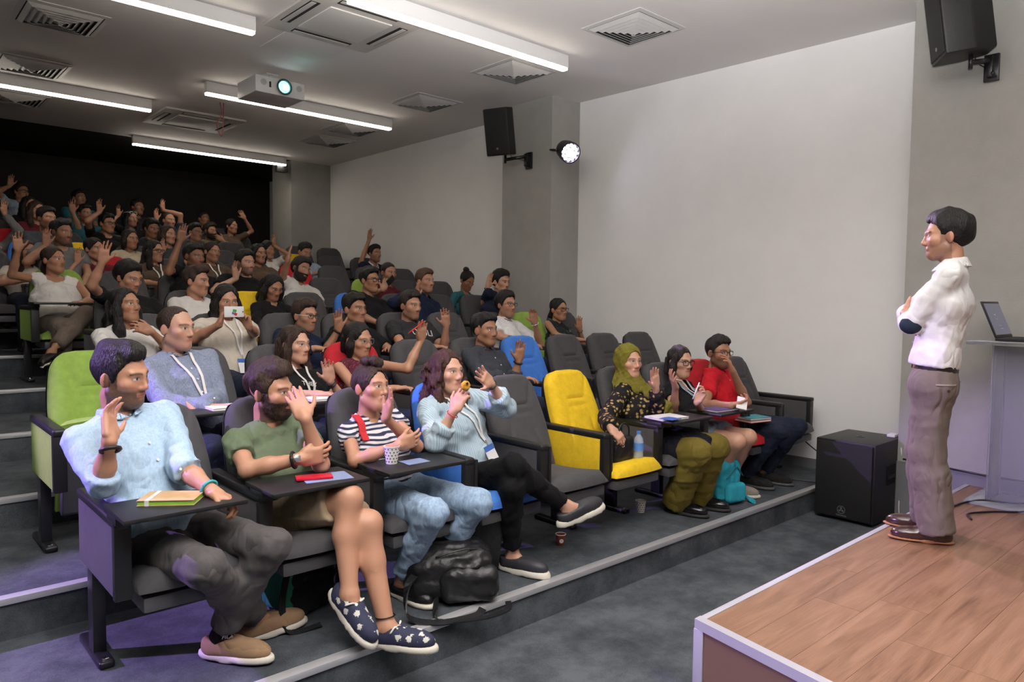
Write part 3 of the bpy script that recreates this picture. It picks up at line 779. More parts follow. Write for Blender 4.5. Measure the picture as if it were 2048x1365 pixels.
def waves(seed, amp, freqs, n=5, bias=(1, 1, 1), ridged=False):
    """cheap smooth noise used for cloth folds and hair strands"""
    rs = np.random.RandomState(seed); K = [(rs.normal(size=3)*np.array(bias), rs.uniform(0, 6.28), f) for f in freqs for _ in range(n)]
    K = [(k/np.linalg.norm(k)*f, p, f) for k, p, f in K]
    def g(x, y, z):
        s = 0
        for k, p, f in K:
            w = np.sin(k[0]*x+k[1]*y+k[2]*z+p+.8*np.sin((k[1]*x-k[0]*y+.6*k[2]*z)*.6+p*2))
            s = s+((np.abs(w)-.64)*2.0 if ridged else w)
        return s*(amp/math.sqrt(len(K)))
    return g

# ------------------------------------------------------------------ people
def skin_mat():
    m, nt, b = new_mat('skin'); a = nt.nodes.new('ShaderNodeAttribute'); a.attribute_name = 'tone'
    nt.links.new(a.outputs['Color'], b.inputs['Base Color']); b.inputs['Roughness'].default_value = .48
    b.inputs['Subsurface Weight'].default_value = .08; b.inputs['Subsurface Radius'].default_value = (.012, .005, .003); b.inputs['Subsurface Scale'].default_value = .6
    tc = nt.nodes.new('ShaderNodeTexCoord'); f = tnoise(nt, tc.outputs['Object'], 160, 3)
    bp = nt.nodes.new('ShaderNodeBump'); bp.inputs['Strength'].default_value = .12; bp.inputs['Distance'].default_value = .004; nt.links.new(f, bp.inputs['Height']); nt.links.new(bp.outputs[0], b.inputs['Normal'])
    return m
SKIN = skin_mat()
TONES = {'fair': (.54, .30, .205), 'light': (.46, .235, .148), 'olive': (.38, .185, .108), 'tan': (.30, .142, .080), 'brown': (.24, .115, .065)}
HAIRC = {'black': (.010, .0085, .008), 'dark': (.018, .012, .010), 'brown': (.035, .018, .012), 'auburn': (.05, .018, .012), 'light': (.09, .05, .028), 'greying': (.05, .045, .042)}
def hair_mat(c):
    n = 'hair_'+c
    if n in MATS: return MATS[n]
    m = pmat(n, HAIRC[c], .5, spec=.4, noise=.5, nscale=70, bump=.9, bscale=170, stretch=(1, 1, .22)); return m
def wrinkle(m):
    """broad creases and a fine weave on a cloth material"""
    nt = m.node_tree; b = nt.nodes['Principled BSDF']; tc = nt.nodes.new('ShaderNodeTexCoord')
    f = tnoise(nt, nodemap(nt, tc.outputs['Object'], (1, 1, .6), (.5, .3, 0)), 9, 1.5, .4, 1.0); g = tnoise(nt, tc.outputs['Object'], 300, 2)
    ab = nt.nodes.new('ShaderNodeMath'); ab.operation = 'PINGPONG'; ab.inputs[1].default_value = .25; nt.links.new(f, ab.inputs[0])
    m2 = nt.nodes.new('ShaderNodeMath'); m2.operation = 'MULTIPLY_ADD'; m2.inputs[1].default_value = .012; nt.links.new(g, m2.inputs[0]); nt.links.new(ab.outputs[0], m2.inputs[2])
    bp = nt.nodes.new('ShaderNodeBump'); bp.inputs['Strength'].default_value = .48; bp.inputs['Distance'].default_value = .05; nt.links.new(m2.outputs[0], bp.inputs['Height']); nt.links.new(bp.outputs[0], b.inputs['Normal'])
    b.inputs['Specular IOR Level'].default_value = .2
    return m
def cloth(name, col, rough=.85, noise=.07, nscale=9, bump=.25, bscale=260, sheen=.15):
    new = 'cloth_'+name not in MATS
    m = pmat('cloth_'+name, col, rough, noise=noise, nscale=nscale, sheen=sheen, spec=.2)
    return wrinkle(m) if new else m

def rot_frame(yaw, pitch=0, roll=0):
    """yaw 0 faces -Y, positive yaw turns towards +X; pitch>0 looks up; roll>0 tilts towards own left"""
    f = V(math.sin(yaw)*math.cos(pitch), -math.cos(yaw)*math.cos(pitch), math.sin(pitch))
    l = V(math.cos(yaw), math.sin(yaw), 0); u = np.cross(f, l)
    l2 = l*math.cos(roll)-u*math.sin(roll); u2 = u*math.cos(roll)+l*math.sin(roll)
    return np.array([l2, f, u2])
def ik(S, W, l1, l2, pole):
    d = W-S; D = np.linalg.norm(d)
    st = max(1.0, D/((l1+l2)*.985)); l1 *= st; l2 *= st
    if D < abs(l1-l2)+.02: D = abs(l1-l2)+.02
    u = nrm(d); a = (l1*l1-l2*l2+D*D)/(2*D); hh = math.sqrt(max(l1*l1-a*a, 0)); p = nrm(pole-u*np.dot(pole, u))
    return S+u*a+p*hh
def head_prims(c, R, s, fem):
    P = lambda x, y, z: c+(R[0]*x+R[1]*y+R[2]*z)*s
    E = lambda x, y, z, a, b, d: fell(P(x, y, z), R, (a*s, b*s, d*s))
    C = lambda a, b, r1, r2: fcap(P(*a), P(*b), r1*s, r2*s)
    F = Field(); j = .92 if fem else 1.0
    F.add(E(0, -.012, .035, .077, .098, .086), .01)
    F.add(E(0, .028, -.030, .064*j, .068, .088), .03)
    F.add(C((0, .066, -.097), (0, .070, -.092), .023*j, .024*j), .03)
    for sx in (-1, 1):
        F.add(C((sx*.052*j, -.004, -.060), (sx*.018, .060, -.098), .020, .018), .03)
        F.add(E(sx*.043, .056, -.020, .026, .026, .022), .02)
        F.add(C((sx*.042, .074, .026), (sx*.010, .088, .022), .011, .011), .016)
        F.add(fell(P(sx*.079, -.012, -.008), np.array([nrm(R[0]+R[1]*sx*.35), nrm(R[1]-R[0]*sx*.35), R[2]]), (.009*s, .019*s, .031*s)), .006)
        F.add(C((sx*.031, .0985, .006), (sx*.034, .0975, .006), .011, .010), .012, 's')
        F.add(E(sx*.031, .0755, .005, .0155, .0125, .0115), .004)
        F.add(C((sx*.0125, .095, -.035), (sx*.009, .100, -.0365), .0075, .008), .008)
    F.add(C((0, .088, .020), (0, .1065, -.024), .0075, .0095), .012)
    F.add(C((0, .103, -.029), (0, .1085, -.0305), .0095, .0095), .008)
    F.add(C((-.018, .0835, -.061), (.018, .0835, -.061), .0095, .0095), .012)
    F.add(C((-.012, .090, -.0575), (.012, .090, -.0575), .0052, .0052), .005)
    F.add(C((-.011, .0895, -.0665), (.011, .0895, -.0665), .0062, .0062), .005)
    return F
def paint_head(v, c, R, s, tone, hairc, fem, beard, gaze, lip=None):
    q = ((v-c)@np.asarray(R).T)/s; x, y, z = q[:, 0], q[:, 1], q[:, 2]; n = len(v)
    col = np.tile(np.array(tone), (n, 1)); front = y > .045
    def mix(mask, c2):
        m = np.clip(mask, 0, 1)[:, None]; col[:] = col*(1-m)+np.asarray(c2)*m
    red = np.array(tone)*np.array((1.08, .80, .78))
    mix(.55*np.exp(-((np.abs(x)-.043)/.02)**2-((z+.028)/.02)**2)*front, red)
    mix(.5*np.exp(-(x/.014)**2-((z+.032)/.012)**2)*front, red)
    mix(.6*(np.abs(x) > .076), red)
    mix(.35*np.exp(-((np.abs(x)-.032)/.02)**2-((z+.010)/.008)**2)*front, np.array(tone)*.62)
    if beard:
        st, full = beard
        rs = np.random.RandomState(5)
        low = np.clip((-.036-z-.10*np.clip(np.abs(x)-.04, 0, 1)+.30*np.clip(.055-y, 0, .04))/.014, 0, 1)*(z > -.14)
        low = low*(1-np.exp(-(x/.018)**4)*np.exp(-((z+.078)/.006)**2)*.5)
        mous = np.exp(-((z+.0485)/.0065)**2)*(np.abs(x) < .030)*front
        side = (np.abs(x) > .058)*(y > -.012)*(y < .032)*(z < .03)
        m = np.maximum(np.maximum(low, mous), side*1.0)*(1-np.exp(-((z+.0615)/.0085)**4)*(np.abs(x) < .026)*(y > .07))
        mix(st*m*(y > -.02)*(.82+.18*rs.rand(n)), np.array(HAIRC[hairc])*1.3+np.array(tone)*.06)
    lc = lip or (tuple(np.array(tone)*np.array((.86, .48, .46))))
    mix((np.abs(x) < .0255)*np.exp(-((z+.0615+.10*np.abs(x)*(z > -.0615))/.0082)**4)*(y > .078)*.85, lc)
    mix((np.abs(x) < .022)*np.exp(-((z+.0618)/.0016)**2)*(y > .078)*.7, np.array(tone)*.25)
    bx = (np.abs(x)-.033); bz = z-(.0265-.0012*(bx/.012)**2+.0015)
    mix((np.abs(bx) < .022)*np.exp(-(bz/(.0034 if fem else .0046))**2)*(y > .05)*.9, np.array(HAIRC[hairc])*.9+.004)
    for sx in (-1, 1):
        ex = x-sx*.0315; ez = z-.0055
        mk = ((ex/.0155)**2+(ez/.0062)**2 < 1)*(y > .06)
        mix(mk*1.0, (.62, .58, .55))
        ir = (((ex-gaze*.006)**2+(ez-.0006)**2) < .0062**2)*mk; mix(ir*1.0, (.018, .010, .007))
        ls = np.exp(-((ez-.0064+(ex/.0155)**2*.0055)/.0017)**2)*(np.abs(ex) < .017)*(y > .055); mix(ls*(.95 if fem else .75), (.012, .009, .008))
        ll = np.exp(-((ez+.0066-(ex/.0155)**2*.0045)/.0014)**2)*(np.abs(ex) < .015)*(y > .055); mix(ll*.45, np.array(tone)*.35)
    for sx in (-1, 1): mix(np.exp(-((x-sx*.0085)/.0035)**2-((z+.0435)/.003)**2)*(y > .09)*.8, np.array(tone)*.2)
    return col
HL = {'m': [(-.14, -.085), (-.05, -.075), (-.024, -.035), (-.014, .018), (.000, .012), (.010, -.022), (.024, -.018), (.032, .024), (.048, .050), (.066, .074), (.12, .100)],
      'f': [(-.14, -.10), (-.03, -.085), (-.004, -.02), (.02, .02), (.045, .050), (.062, .074), (.078, .092), (.12, .11)],
      'r': [(-.14, -.085), (-.05, -.075), (-.024, -.035), (-.014, .018), (.000, .012), (.010, -.015), (.022, -.010), (.028, .035), (.040, .080), (.062, .100), (.12, .125)]}
def hair_field(c, R, s, style):
    P = lambda x, y, z: c+(R[0]*x+R[1]*y+R[2]*z)*s
    E = lambda x, y, z, a, b, d: fell(P(x, y, z), R, (a*s, b*s, d*s))
    C = lambda a, b, r1, r2: fcap(P(*a), P(*b), r1*s, r2*s)
    W = lambda a, b, r1, r2, w, q: fecap(P(*a), P(*b), r1*s, r2*s, R[0]*w[0]+R[1]*w[1]+R[2]*w[2], q)
    F = Field(); G = Field(); hl = 'm'
    if style in ('buzz', 'receding'):
        F.add(E(0, -.013, .036, .0805, .1025, .0905), .01); hl = 'r' if style == 'receding' else 'm'
    elif style == 'short':
        F.add(E(0, -.016, .042, .085, .108, .099), .01); F.add(E(.01, .026, .094, .062, .070, .046), .03); F.add(E(-.02, .052, .090, .040, .034, .026), .02)
    elif style == 'quiff':
        F.add(E(0, -.014, .040, .084, .106, .097), .01); F.add(E(0, .035, .105, .058, .055, .042), .03); F.add(E(0, -.02, .11, .06, .07, .035), .03)
    elif style == 'thick':
        F.add(E(0, -.022, .046, .091, .112, .104), .01); F.add(E(0, .03, .098, .064, .060, .044), .03); F.add(E(0, -.085, .02, .065, .05, .075), .03)
    elif style == 'curly':
        F.add(E(0, -.020, .050, .092, .110, .106), .01); F.add(E(0, .035, .108, .062, .056, .042), .03)
    else:
        hl = 'f'; F.add(E(0, -.014, .040, .0845, .107, .094), .01)
        if style in ('long', 'longcurl'):
            w = 1.15 if style == 'longcurl' else 1.0
            for sx in (-1, 1):
                G.add(C((sx*.060, .022, .055), (sx*.086, .004, -.045), .028*w, .031*w), .03)
                G.add(C((sx*.086, .004, -.045), (sx*.090, .018, -.17), .031*w, .032*w), .03)
                G.add(C((sx*.090, .018, -.17), (sx*.080, .035, -.27 if style == 'long' else -.23), .032*w, .020*w), .03)
            G.add(W((0, -.075, .02), (0, -.095, -.15), .050*w, .048*w, (1, 0, 0), 1.75), .03)
            G.add(W((0, -.095, -.15), (0, -.085, -.25), .048*w, .03*w, (1, 0, 0), 1.9), .03)
        if style == 'pony':
            G.add(C((0, -.10, .0), (.01, -.125, -.07), .026, .03), .02); G.add(C((.01, -.125, -.07), (.03, -.10, -.16), .03, .016), .02)
        if style == 'sidepony':
            G.add(C((-.06, -.085, -.03), (-.075, -.06, -.12), .03, .034), .02); G.add(C((-.075, -.06, -.12), (-.07, -.02, -.20), .034, .018), .02)
        if style == 'bun': G.add(E(0, -.075, .125, .042, .040, .038), .015)
        if style == 'messybun': G.add(E(.0, .0, .142, .050, .048, .034), .02); G.add(E(.02, .03, .128, .036, .036, .028), .02)
        if style == 'bob':
            for sx in (-1, 1): G.add(C((sx*.062, .020, .050), (sx*.084, .006, -.040), .027, .028), .03); G.add(C((sx*.084, .006, -.040), (sx*.080, .012, -.105), .028, .020), .03)
            G.add(W((0, -.075, .01), (0, -.085, -.09), .045, .04, (1, 0, 0), 1.7), .03)
    return F, G, HL[hl]
def hair_mesh(c, R, s, style, h, seed, face_prims=None):
    F, G, hl = hair_field(c, R, s, style); R = np.asarray(R)
    amp = {'curly': .0075, 'longcurl': .0065, 'messybun': .006, 'thick': .0050, 'quiff': .0042, 'short': .0045, 'buzz': .0006, 'receding': .0006}.get(style, .0032)
    fq = (55, 110, 200) if style in ('curly', 'longcurl', 'messybun', 'thick', 'quiff', 'short') else (90, 160)
    g = waves(seed, amp, fq, 4)
    xs = np.array([p[0] for p in hl]); zs = np.array([p[1] for p in hl])
    def loc(x, y, z):
        px, py, pz = (x-c[0])/s, (y-c[1])/s, (z-c[2])/s
        return [px*R[i][0]+py*R[i][1]+pz*R[i][2] for i in range(3)]
    def post(D, x, y, z):
        lx, ly, lz = loc(x, y, z)
        stretch = .30
        D = D+g(lx, ly*(.6 if style != 'long' else 1.4), lz*stretch)*s
        line = np.interp(ly, xs, zs)+.004*np.sin(lx*130+seed)+.0035*np.sin(lx*310+ly*90)
        if hl is HL['f']: line = line-.95*np.clip(np.abs(lx)-.018, 0, 1)*(ly > .0)
        else: line = line+.25*np.clip(np.abs(lx)-.035, 0, .02)*(ly > .045)
        return np.maximum(D, (line-lz)*.75*s)
    parts = [surf(F, h, post)]
    if G.P:
        def post2(D, x, y, z):
            lx, ly, lz = loc(x, y, z); return D+g(lx*1.6, ly*1.6, lz*(.22 if style != 'longcurl' else .7))*s*1.3
        parts.append(surf(G, h, post2))
    return join(parts)
def hand_prims(w, d, n, side, hs=1.0, curl=.12, spread=1.0, thumb=1.0, curls=None):
    """side +1 = right hand, -1 = left hand; d finger direction, n palm normal"""
    d = nrm(d); n = nrm(n-d*np.dot(n, d)); s = np.cross(d, n)*side; out = []
    R = np.array([s, d, n])
    out.append((fbox(w+(d*.052+n*.002)*hs, R, (.040*hs, .046*hs, .0145*hs), .0135*hs), .010))
    out.append((fcap(w, w+d*.03*hs, .0245*hs, .022*hs), .012))
    out.append((fell(w+(d*.035+s*.026+n*.009)*hs, R, (.018*hs, .03*hs, .014*hs)), .010))
    for i, (o, L, sp) in enumerate(((.0300, .074, .13), (.0100, .082, .035), (-.0105, .076, -.05), (-.0295, .060, -.16))):
        c = (curls[i] if curls else curl)*(1+.12*i)
        b = w+(d*(.092-.006*abs(i-1))+s*o)*hs; dd = nrm(d+s*sp*spread)
        a1 = c*.8; u = nrm(dd*math.cos(a1)+n*math.sin(a1)); e1 = b+u*L*.46*hs
        a2 = a1+c*1.15; u = nrm(dd*math.cos(a2)+n*math.sin(a2)); e2 = e1+u*L*.31*hs
        a3 = a2+c*.8; u = nrm(dd*math.cos(a3)+n*math.sin(a3)); e3 = e2+u*L*.23*hs
        out += [(fcap(b-dd*.012*hs, e1, .0094*hs, .0086*hs), .004), (fcap(e1, e2, .0086*hs, .0079*hs), .002), (fcap(e2, e3, .0079*hs, .0066*hs), .002)]
    b = w+(d*.028+s*.030+n*.004)*hs; u1 = nrm(s*(.35+.5*thumb)+d*.75+n*.25); e1 = b+u1*.043*hs; u2 = nrm(s*(.05+.45*thumb)+d*.95+n*(.18+.3*(1-thumb))); e2 = e1+u2*.036*hs
    out += [(fcap(b, e1, .0125*hs, .0105*hs), .008), (fcap(e1, e2, .0102*hs, .0075*hs), .003)]
    return out
def shoe(person, ank, toe, mat, solem, L=.27, sole=.022, low=.075, detail=None, h=.008, name='shoe', up=None, laces=None):
    """shoe around the ankle joint; toe = horizontal-ish direction; up normal"""
    toe = nrm(toe); up = V(0, 0, 1) if up is None else nrm(up); up = nrm(up-toe*np.dot(up, toe)); s = np.cross(toe, up); R = np.array([s, toe, up])
    o = ank-up*.085                                           # ground contact below the ankle
    P = lambda x, y, z: o+s*x+toe*y+up*z
    F = Field(); cut = [(P(0, 0, sole*.8), -up)]
    F.add(fcut(fell(P(0, .112, sole+.012), R, (.047, .102, .046)), cut), .004)
    F.add(fcut(fell(P(0, .005, sole+.022), R, (.041, .088, .062)), cut+[(P(0, 0, low), up)]), .03)
    F.add(fcut(fcap(P(0, -.03, .035), P(0, .05, .06), .040, .038), cut+[(P(0, 0, low), up)]), .02)
    v, q = surf(F, h); loc = np.array(person.location)
    so = fmesh(name, v, q, mat, person, loc)
    G = Field(); c2 = [(P(0, 0, sole), up), (P(0, 0, 0), -up)]
    G.add(fcut(fell(P(0, .118, .01), R, (.052, .110, .06)), c2), .004); G.add(fcut(fell(P(0, -.01, .01), R, (.043, .085, .06)), c2), .03)
    v, q = surf(G, h); fmesh('sole', v, q, solem, so, loc)
    if laces is not None:
        for k in range(4):
            y = .055+.022*k; z = .074-.0085*k
            tube('lace', [P(-.022, y, z-.006), P(0, y+.006, z+.003), P(.022, y, z-.006)], .0045, laces, so, n=6, loc=loc).location = (0, 0, 0)
        for sx in (-1, 1): tube('lace', curve_pts([P(0, .052, .078), P(sx*.03, .05, .098), P(sx*.045, .035, .075)], 4), .004, laces, so, n=6, loc=loc).location = (0, 0, 0)
    return so
LOD = {0: dict(head=.0042, arm=.013, hand=.0060, core=.026, cloth=.0098, leg=.0115, hair=.0060, shoe=.0085), 1: dict(head=.0057, arm=.016, hand=.0072, core=.032, cloth=.0135, leg=.018, hair=.0078, shoe=.016),
       2: dict(head=.0073, arm=.018, hand=.0080, core=.038, cloth=.0180, leg=.028, hair=.0095, shoe=.026), 3: dict(head=.0088, arm=.020, hand=.0092, core=.042, cloth=.0220, leg=.032, hair=.0115, shoe=.030)}
def evalpt(F, p):
    D = .25
    for fn, a, b, k, op in F.P:
        d = float(fn(p[0], p[1], p[2]))
        if op == 'u': h = min(1, max(0, .5+.5*(D-d)/k)); D = D*(1-h)+d*h-k*h*(1-h)
        else: h = min(1, max(0, .5-.5*(D+d)/k)); D = D*(1-h)-d*h+k*h*(1-h)
    return D
def drop(F, p, dirn, gap=.007):
    """slide p along dirn until it lies gap above the surface of F"""
    p = np.array(p, float)
    for _ in range(40):
        d = evalpt(F, p)-gap
        if d < .001: break
        p = p+dirn*min(max(d*.8, .001), .03)
    return p
def collar_prim(N, up, Tl, Tf, r0=.060, hgt=.045, open_=.5, flare=.55):
    def f(x, y, z):
        px, py, pz = x-N[0], y-N[1], z-N[2]
        hh = px*up[0]+py*up[1]+pz*up[2]; a = px*Tl[0]+py*Tl[1]+pz*Tl[2]; b = px*Tf[0]+py*Tf[1]+pz*Tf[2]
        hh = hh+.25*b                                       # front edge sits lower
        r = np.sqrt(a*a+b*b); t = hgt-hh
        d = np.minimum(np.abs(r-(r0+flare*np.clip(t, 0, 1)))-.0042, np.abs(r-r0)-.004)
        d = np.maximum(d, np.maximum(hh-hgt, -.012-hh))
        ang = np.arctan2(np.abs(a), b); return np.maximum(d, (open_*(.35+hh/hgt)-ang)*.05)
    return f, N-.13, N+.13
def glasses(person, c, R, s, col, loc, rim=.0021, shape=(.025, .0175), top_only=False):
    P = lambda x, y, z: c+(R[0]*x+R[1]*y+R[2]*z)*s
    m = pmat('frame_'+col, {'black': (.01, .01, .01), 'brown': (.05, .02, .012), 'white': (.75, .73, .7), 'metal': (.25, .23, .21), 'blue': (.02, .04, .08)}[col], .3)
    g = None
    for sx in (-1, 1):
        pts = []
        for k in range(17):
            a = 2*math.pi*k/16; e = .62
            pts.append(P(sx*.0335+shape[0]*math.copysign(abs(math.cos(a))**e, math.cos(a)), .1045-.25*abs(math.copysign(abs(math.cos(a))**e, math.cos(a))*shape[0]*(1 if math.cos(a)*sx > 0 else 0)), .003+shape[1]*math.copysign(abs(math.sin(a))**e, math.sin(a))))
        v, f = tube_geo(pts, rim, 6, cap=False)
        o = mesh_obj('glasses' if g is None else 'rim', [p-loc for p in v], f, m, person if g is None else g, smooth=True)
        if g is None: g = o
        v, f = tube_geo([P(sx*.058, .099, .010), P(sx*.076, .075, .010), P(sx*.082, -.005, .010), P(sx*.081, -.025, -.005)], rim, 6)
        mesh_obj('temple_arm', [p-loc for p in v], f, pmat('frame_white', (.75, .73, .7), .3) if top_only else m, g, smooth=True)
    v, f = tube_geo([P(-.010, .106, .008), P(0, .109, .011), P(.010, .106, .008)], rim, 6); mesh_obj('bridge', [p-loc for p in v], f, m, g, smooth=True)
    return g
def ribbon(name, pts, w, wide, mat, parent, loc, th=.0012):
    """flat strap through pts, w half width along direction wide"""
    vs, fs = [], []
    for i, p in enumerate(pts):
        t = nrm(pts[min(i+1, len(pts)-1)]-pts[max(i-1, 0)]); wd = nrm(wide-t*np.dot(wide, t)); n = np.cross(t, wd)
        for a, b in ((-1, -1), (1, -1), (1, 1), (-1, 1)): vs.append(p+wd*w*a+n*th*b-loc)
    for i in range(len(pts)-1):
        for j in range(4): fs.append((i*4+j, i*4+(j+1) % 4, i*4+4+(j+1) % 4, i*4+4+j))
    fs.append((3, 2, 1, 0)); k = len(pts)*4-4; fs.append((k, k+1, k+2, k+3))
    return mesh_obj(name, vs, fs, mat, parent)
def lanyard(person, S, loc, length=.30, badge=True, off=0.0, col=(.72, .70, .68)):
    N, up, Tl, Tf, F = S['N'], S['up'], S['Tl'], S['Tf'], S['coreF']
    m = pmat('lanyard_%d' % int(col[2]*100), col, .7)
    low = drop(F, N-up*length+Tl*off+Tf*.32, -Tf, .010)
    first = None
    for sx in (-1, 1):
        pts = []
        for k in range(9):
            t = k/8; w = (1-t)**1.15*.062
            pts.append(drop(F, N+up*(.035*(1-t)**2-.0)-up*length*t+Tl*(sx*w+off*t)+Tf*.30, -Tf, .009))
        pts[0] = N+Tl*sx*.066+up*.025+Tf*.01
        o = ribbon('lanyard' if first is None else 'strap', pts, .0075, Tl, m, person if first is None else first, loc)
        if first is None: first = o
    if badge:
        b = drop(F, low-up*.075+Tf*.15, -Tf, .014)
        M = frame(Tl, up, Tf, b-loc)
        box('badge', (-.045, -.06, -.0015), (.045, .05, .0015), pmat('badge_white', (.72, .72, .74), .4), first, mtx=M)
        box('badge_header', (-.045, .02, .0014), (.045, .05, .0022), pmat('badge_blue', (.05, .13, .42), .4), first, mtx=M)
        box('clip', (-.006, .05, -.002), (.006, .082, .002), CHROME, first, mtx=M)
    return first
def bracelet(person, name, p, d, r, mat, loc, w=.004, n=20):
    d = nrm(d); a = nrm(np.cross(d, V(.3, .5, .8))); b = np.cross(d, a)
    pts = [p+(a*math.cos(t)+b*math.sin(t))*r for t in np.linspace(0, 2*math.pi, n+1)]
    v, f = tube_geo(pts, w, 6, cap=False)
    v = [q-loc for q in v]
    return mesh_obj(name, v, f, mat, person, smooth=True)
def person(label, hp, Y, r=1, xs=None, z0=None, y0=None, fem=False, tone='light', hair=('short', 'dark'), beard=None, yaw=50, pitch=0, roll=0, tyaw=8, top=None, bottom=None, R_arm=None, L_arm=None,
           legs=None, lod=2, build=1.0, gaze=.6, hip=None, extra=None, neckw=None, hs=None, standing=False, feet=True, folds=1.0, bodyfwd=0.0):
    Q = LOD[lod]; s = hs or (.945 if fem else 1.0); bs = (.90 if fem else 1.0)*build
    c = np.array(hp, float) if len(hp) == 3 else at_y(hp[0], hp[1], Y)
    seed = int(abs(c[0]*977+c[1]*131+c[2]*37)) % 9999
    yw = math.radians(yaw)+(0 if standing else math.atan2(-c[0], c[1]))          # seated heads: angle away from the photographer
    R = rot_frame(yw, math.radians(pitch), math.radians(roll))
    z0 = TZ(r) if z0 is None else z0; y0 = RY0(r) if y0 is None else y0; xs = c[0] if xs is None else xs
    Hc = np.array(hip, float) if hip is not None else V(xs, y0-.12, z0+.470)
    ty = math.radians(tyaw); Tl0 = V(math.cos(ty), math.sin(ty), 0); Tf0 = V(math.sin(ty), -math.cos(ty), 0)
    sb = c-R[2]*.075*s-R[1]*.025*s
    N = c+(-Tf0*.035+V(0, 0, -.165))*s*1.0
    up = nrm(N-Hc); Tl = nrm(Tl0-up*np.dot(Tl0, up)); Tf = nrm(np.cross(Tl, up)*-1); Tf = Tf if np.dot(Tf, Tf0) > 0 else -Tf
    shw = (.163 if fem else .188)*build; l1, l2 = (.262, .235) if fem else (.285, .255)
    shc = N-up*.050; sh = {1: shc-Tl*shw+Tf*.01, -1: shc+Tl*shw+Tf*.01}    # 1 right, -1 left
    arms = {1: R_arm, -1: L_arm}; A = {}
    for sd in (1, -1):
        a = arms[sd]
        if a is None:                                             # resting in the lap
            w = Hc+Tf*.24-Tl*sd*.07+V(0, 0, .09); d = nrm(Tf*.6+Tl*sd*.6-up*.2); n = nrm(V(0, 0, -1)+Tf*.1); a = dict(w=w, d=d, n=n, curl=.35, thumb=.4, pole=-Tl*sd*1.0-up*.6-Tf*.2)
        elif isinstance(a, tuple):                                # ('up', px, py, dY, lean)
            yh = c[1]+(a[3] if len(a) > 3 else -.10); pc = at_y(a[1], a[2], yh)
            d = nrm(V(0, 0, 1)+Tl*(a[4] if len(a) > 4 else 0)+Tf*.12); w = pc-d*.085
            a = dict(w=w, d=d, n=nrm(Tf+Tl*.35), curl=a[5] if len(a) > 5 else .10, thumb=1.0, spread=1.1, pole=nrm(-Tl*sd*.8-up*.9+Tf*.1))
        a = dict(a)
        if isinstance(a['w'], tuple): a['w'] = at_y(*a['w'])
        dist = a['w']-sh[sd]
        if a['w'][2] > sh[sd][2]+.05: sh[sd] = sh[sd]+up*.03+nrm(dist)*.012
        el = np.array(a['el']) if 'el' in a else ik(sh[sd], a['w'], l1, l2, np.asarray(a.get('pole', -Tl*sd*.6-up)))
        A[sd] = (sh[sd], el, np.array(a['w']), a)
    hw = .088 if not fem else .092
    hipj = {1: Hc-Tl*hw, -1: Hc+Tl*hw}; Lg = {}
    for sd in (1, -1):
        g = (legs or {}).get(sd)
        if g is None:
            k = Hc*0+V(xs-sd*.11, y0-.53, z0+.495); an = V(xs-sd*.10, y0-.50+.0, z0+.092); g = dict(k=k, a=an, t=V(-sd*.15, -1, 0))
        Lg[sd] = (hipj[sd], np.array(g['k'], float), np.array(g['a'], float), np.array(g['t'], float), g.get('up'))
    belly = Hc+up*.13+Tf*.012; chest = N-up*.185
    top = top or dict(kind='tee', mat=cloth('darktee', (.02, .02, .022)))
    bottom = bottom or dict(kind='trousers', mat=cloth('darkjeans', (.02, .025, .045)))
    def core(e):
        b = bs; out = [(fecap(Hc+up*.015, belly, .100*b+e, .098*b+e, Tl, 1.55), .03), (fecap(belly, chest, .098*b+e, .106*b+e, Tl, 1.5), .05), (fecap(chest, N-up*.095, .106*b+e, .066*b+e, Tl, 1.75), .05),
                    (fcap(sh[1]+Tl*.02, shc, .045*b+e, .058*b+e), .04), (fcap(shc, sh[-1]-Tl*.02, .058*b+e, .045*b+e), .04)]
        for sd in (1, -1): out.append((fcap(N+up*.012, sh[sd]*.45+N*.55-up*.01, .040+e*.8, .040*b+e), .035))
        if fem:
            for sd in (1, -1): out.append((fell(chest+Tl*sd*.072*b+Tf*.078*b+up*.0, np.array([Tl, Tf, up]), (.062*b+e, .058*b+e, .062*b+e)), .04))
        return out
    def armp(sd, e, t0=0., t1=2.0):
        S, E, W, a = A[sd]; m = .86 if fem else 1.0; m *= build**.5
        out = [(fcap(S, E, .044*m+e, .0365*m+e), .02), (fcap(E, E*.6+W*.4, .0365*m+e, .036*m+e), .02), (fcap(E*.6+W*.4, W, .036*m+e, .0245*m+e), .02)]
        return out
    def legp(sd, e, wide=0.0):
        H, K, An, t, u = Lg[sd]; m = (1.02 if fem else 1.0)*build**.5
        mid = K*.62+An*.38+(nrm(K-H)*-.02)
        return [(fcap(H, K, .080*m+e, .055*m+e+wide*.3), .03), (fcap(K, mid, .053*m+e+wide*.5, .051*m+e+wide*.7), .03), (fcap(mid, An, .051*m+e+wide*.7, .034*m+e+wide), .03)]
    loc = V(Hc[0], Hc[1], z0); S = dict(N=N, up=up, Tl=Tl, Tf=Tf, c=c, R=R, s=s, A=A, L=Lg, Hc=Hc, loc=loc, sh=sh, chest=chest, belly=belly)
    # ---- skin
    toneC = np.array(TONES[tone])
    HF = head_prims(c, R, s, fem); nw = neckw or (.046 if fem else .055)*min(build, 1.1)**.5
    HF.add(fcap(sb-R[2]*.01*s, N-up*.02, nw*.96, nw*1.06), .022)
    v, q = surf(HF, Q['head']); cols = paint_head(v, c, R, s, toneC, hair[1], fem, beard, gaze); parts = [(v, q)]; CC = [cols]
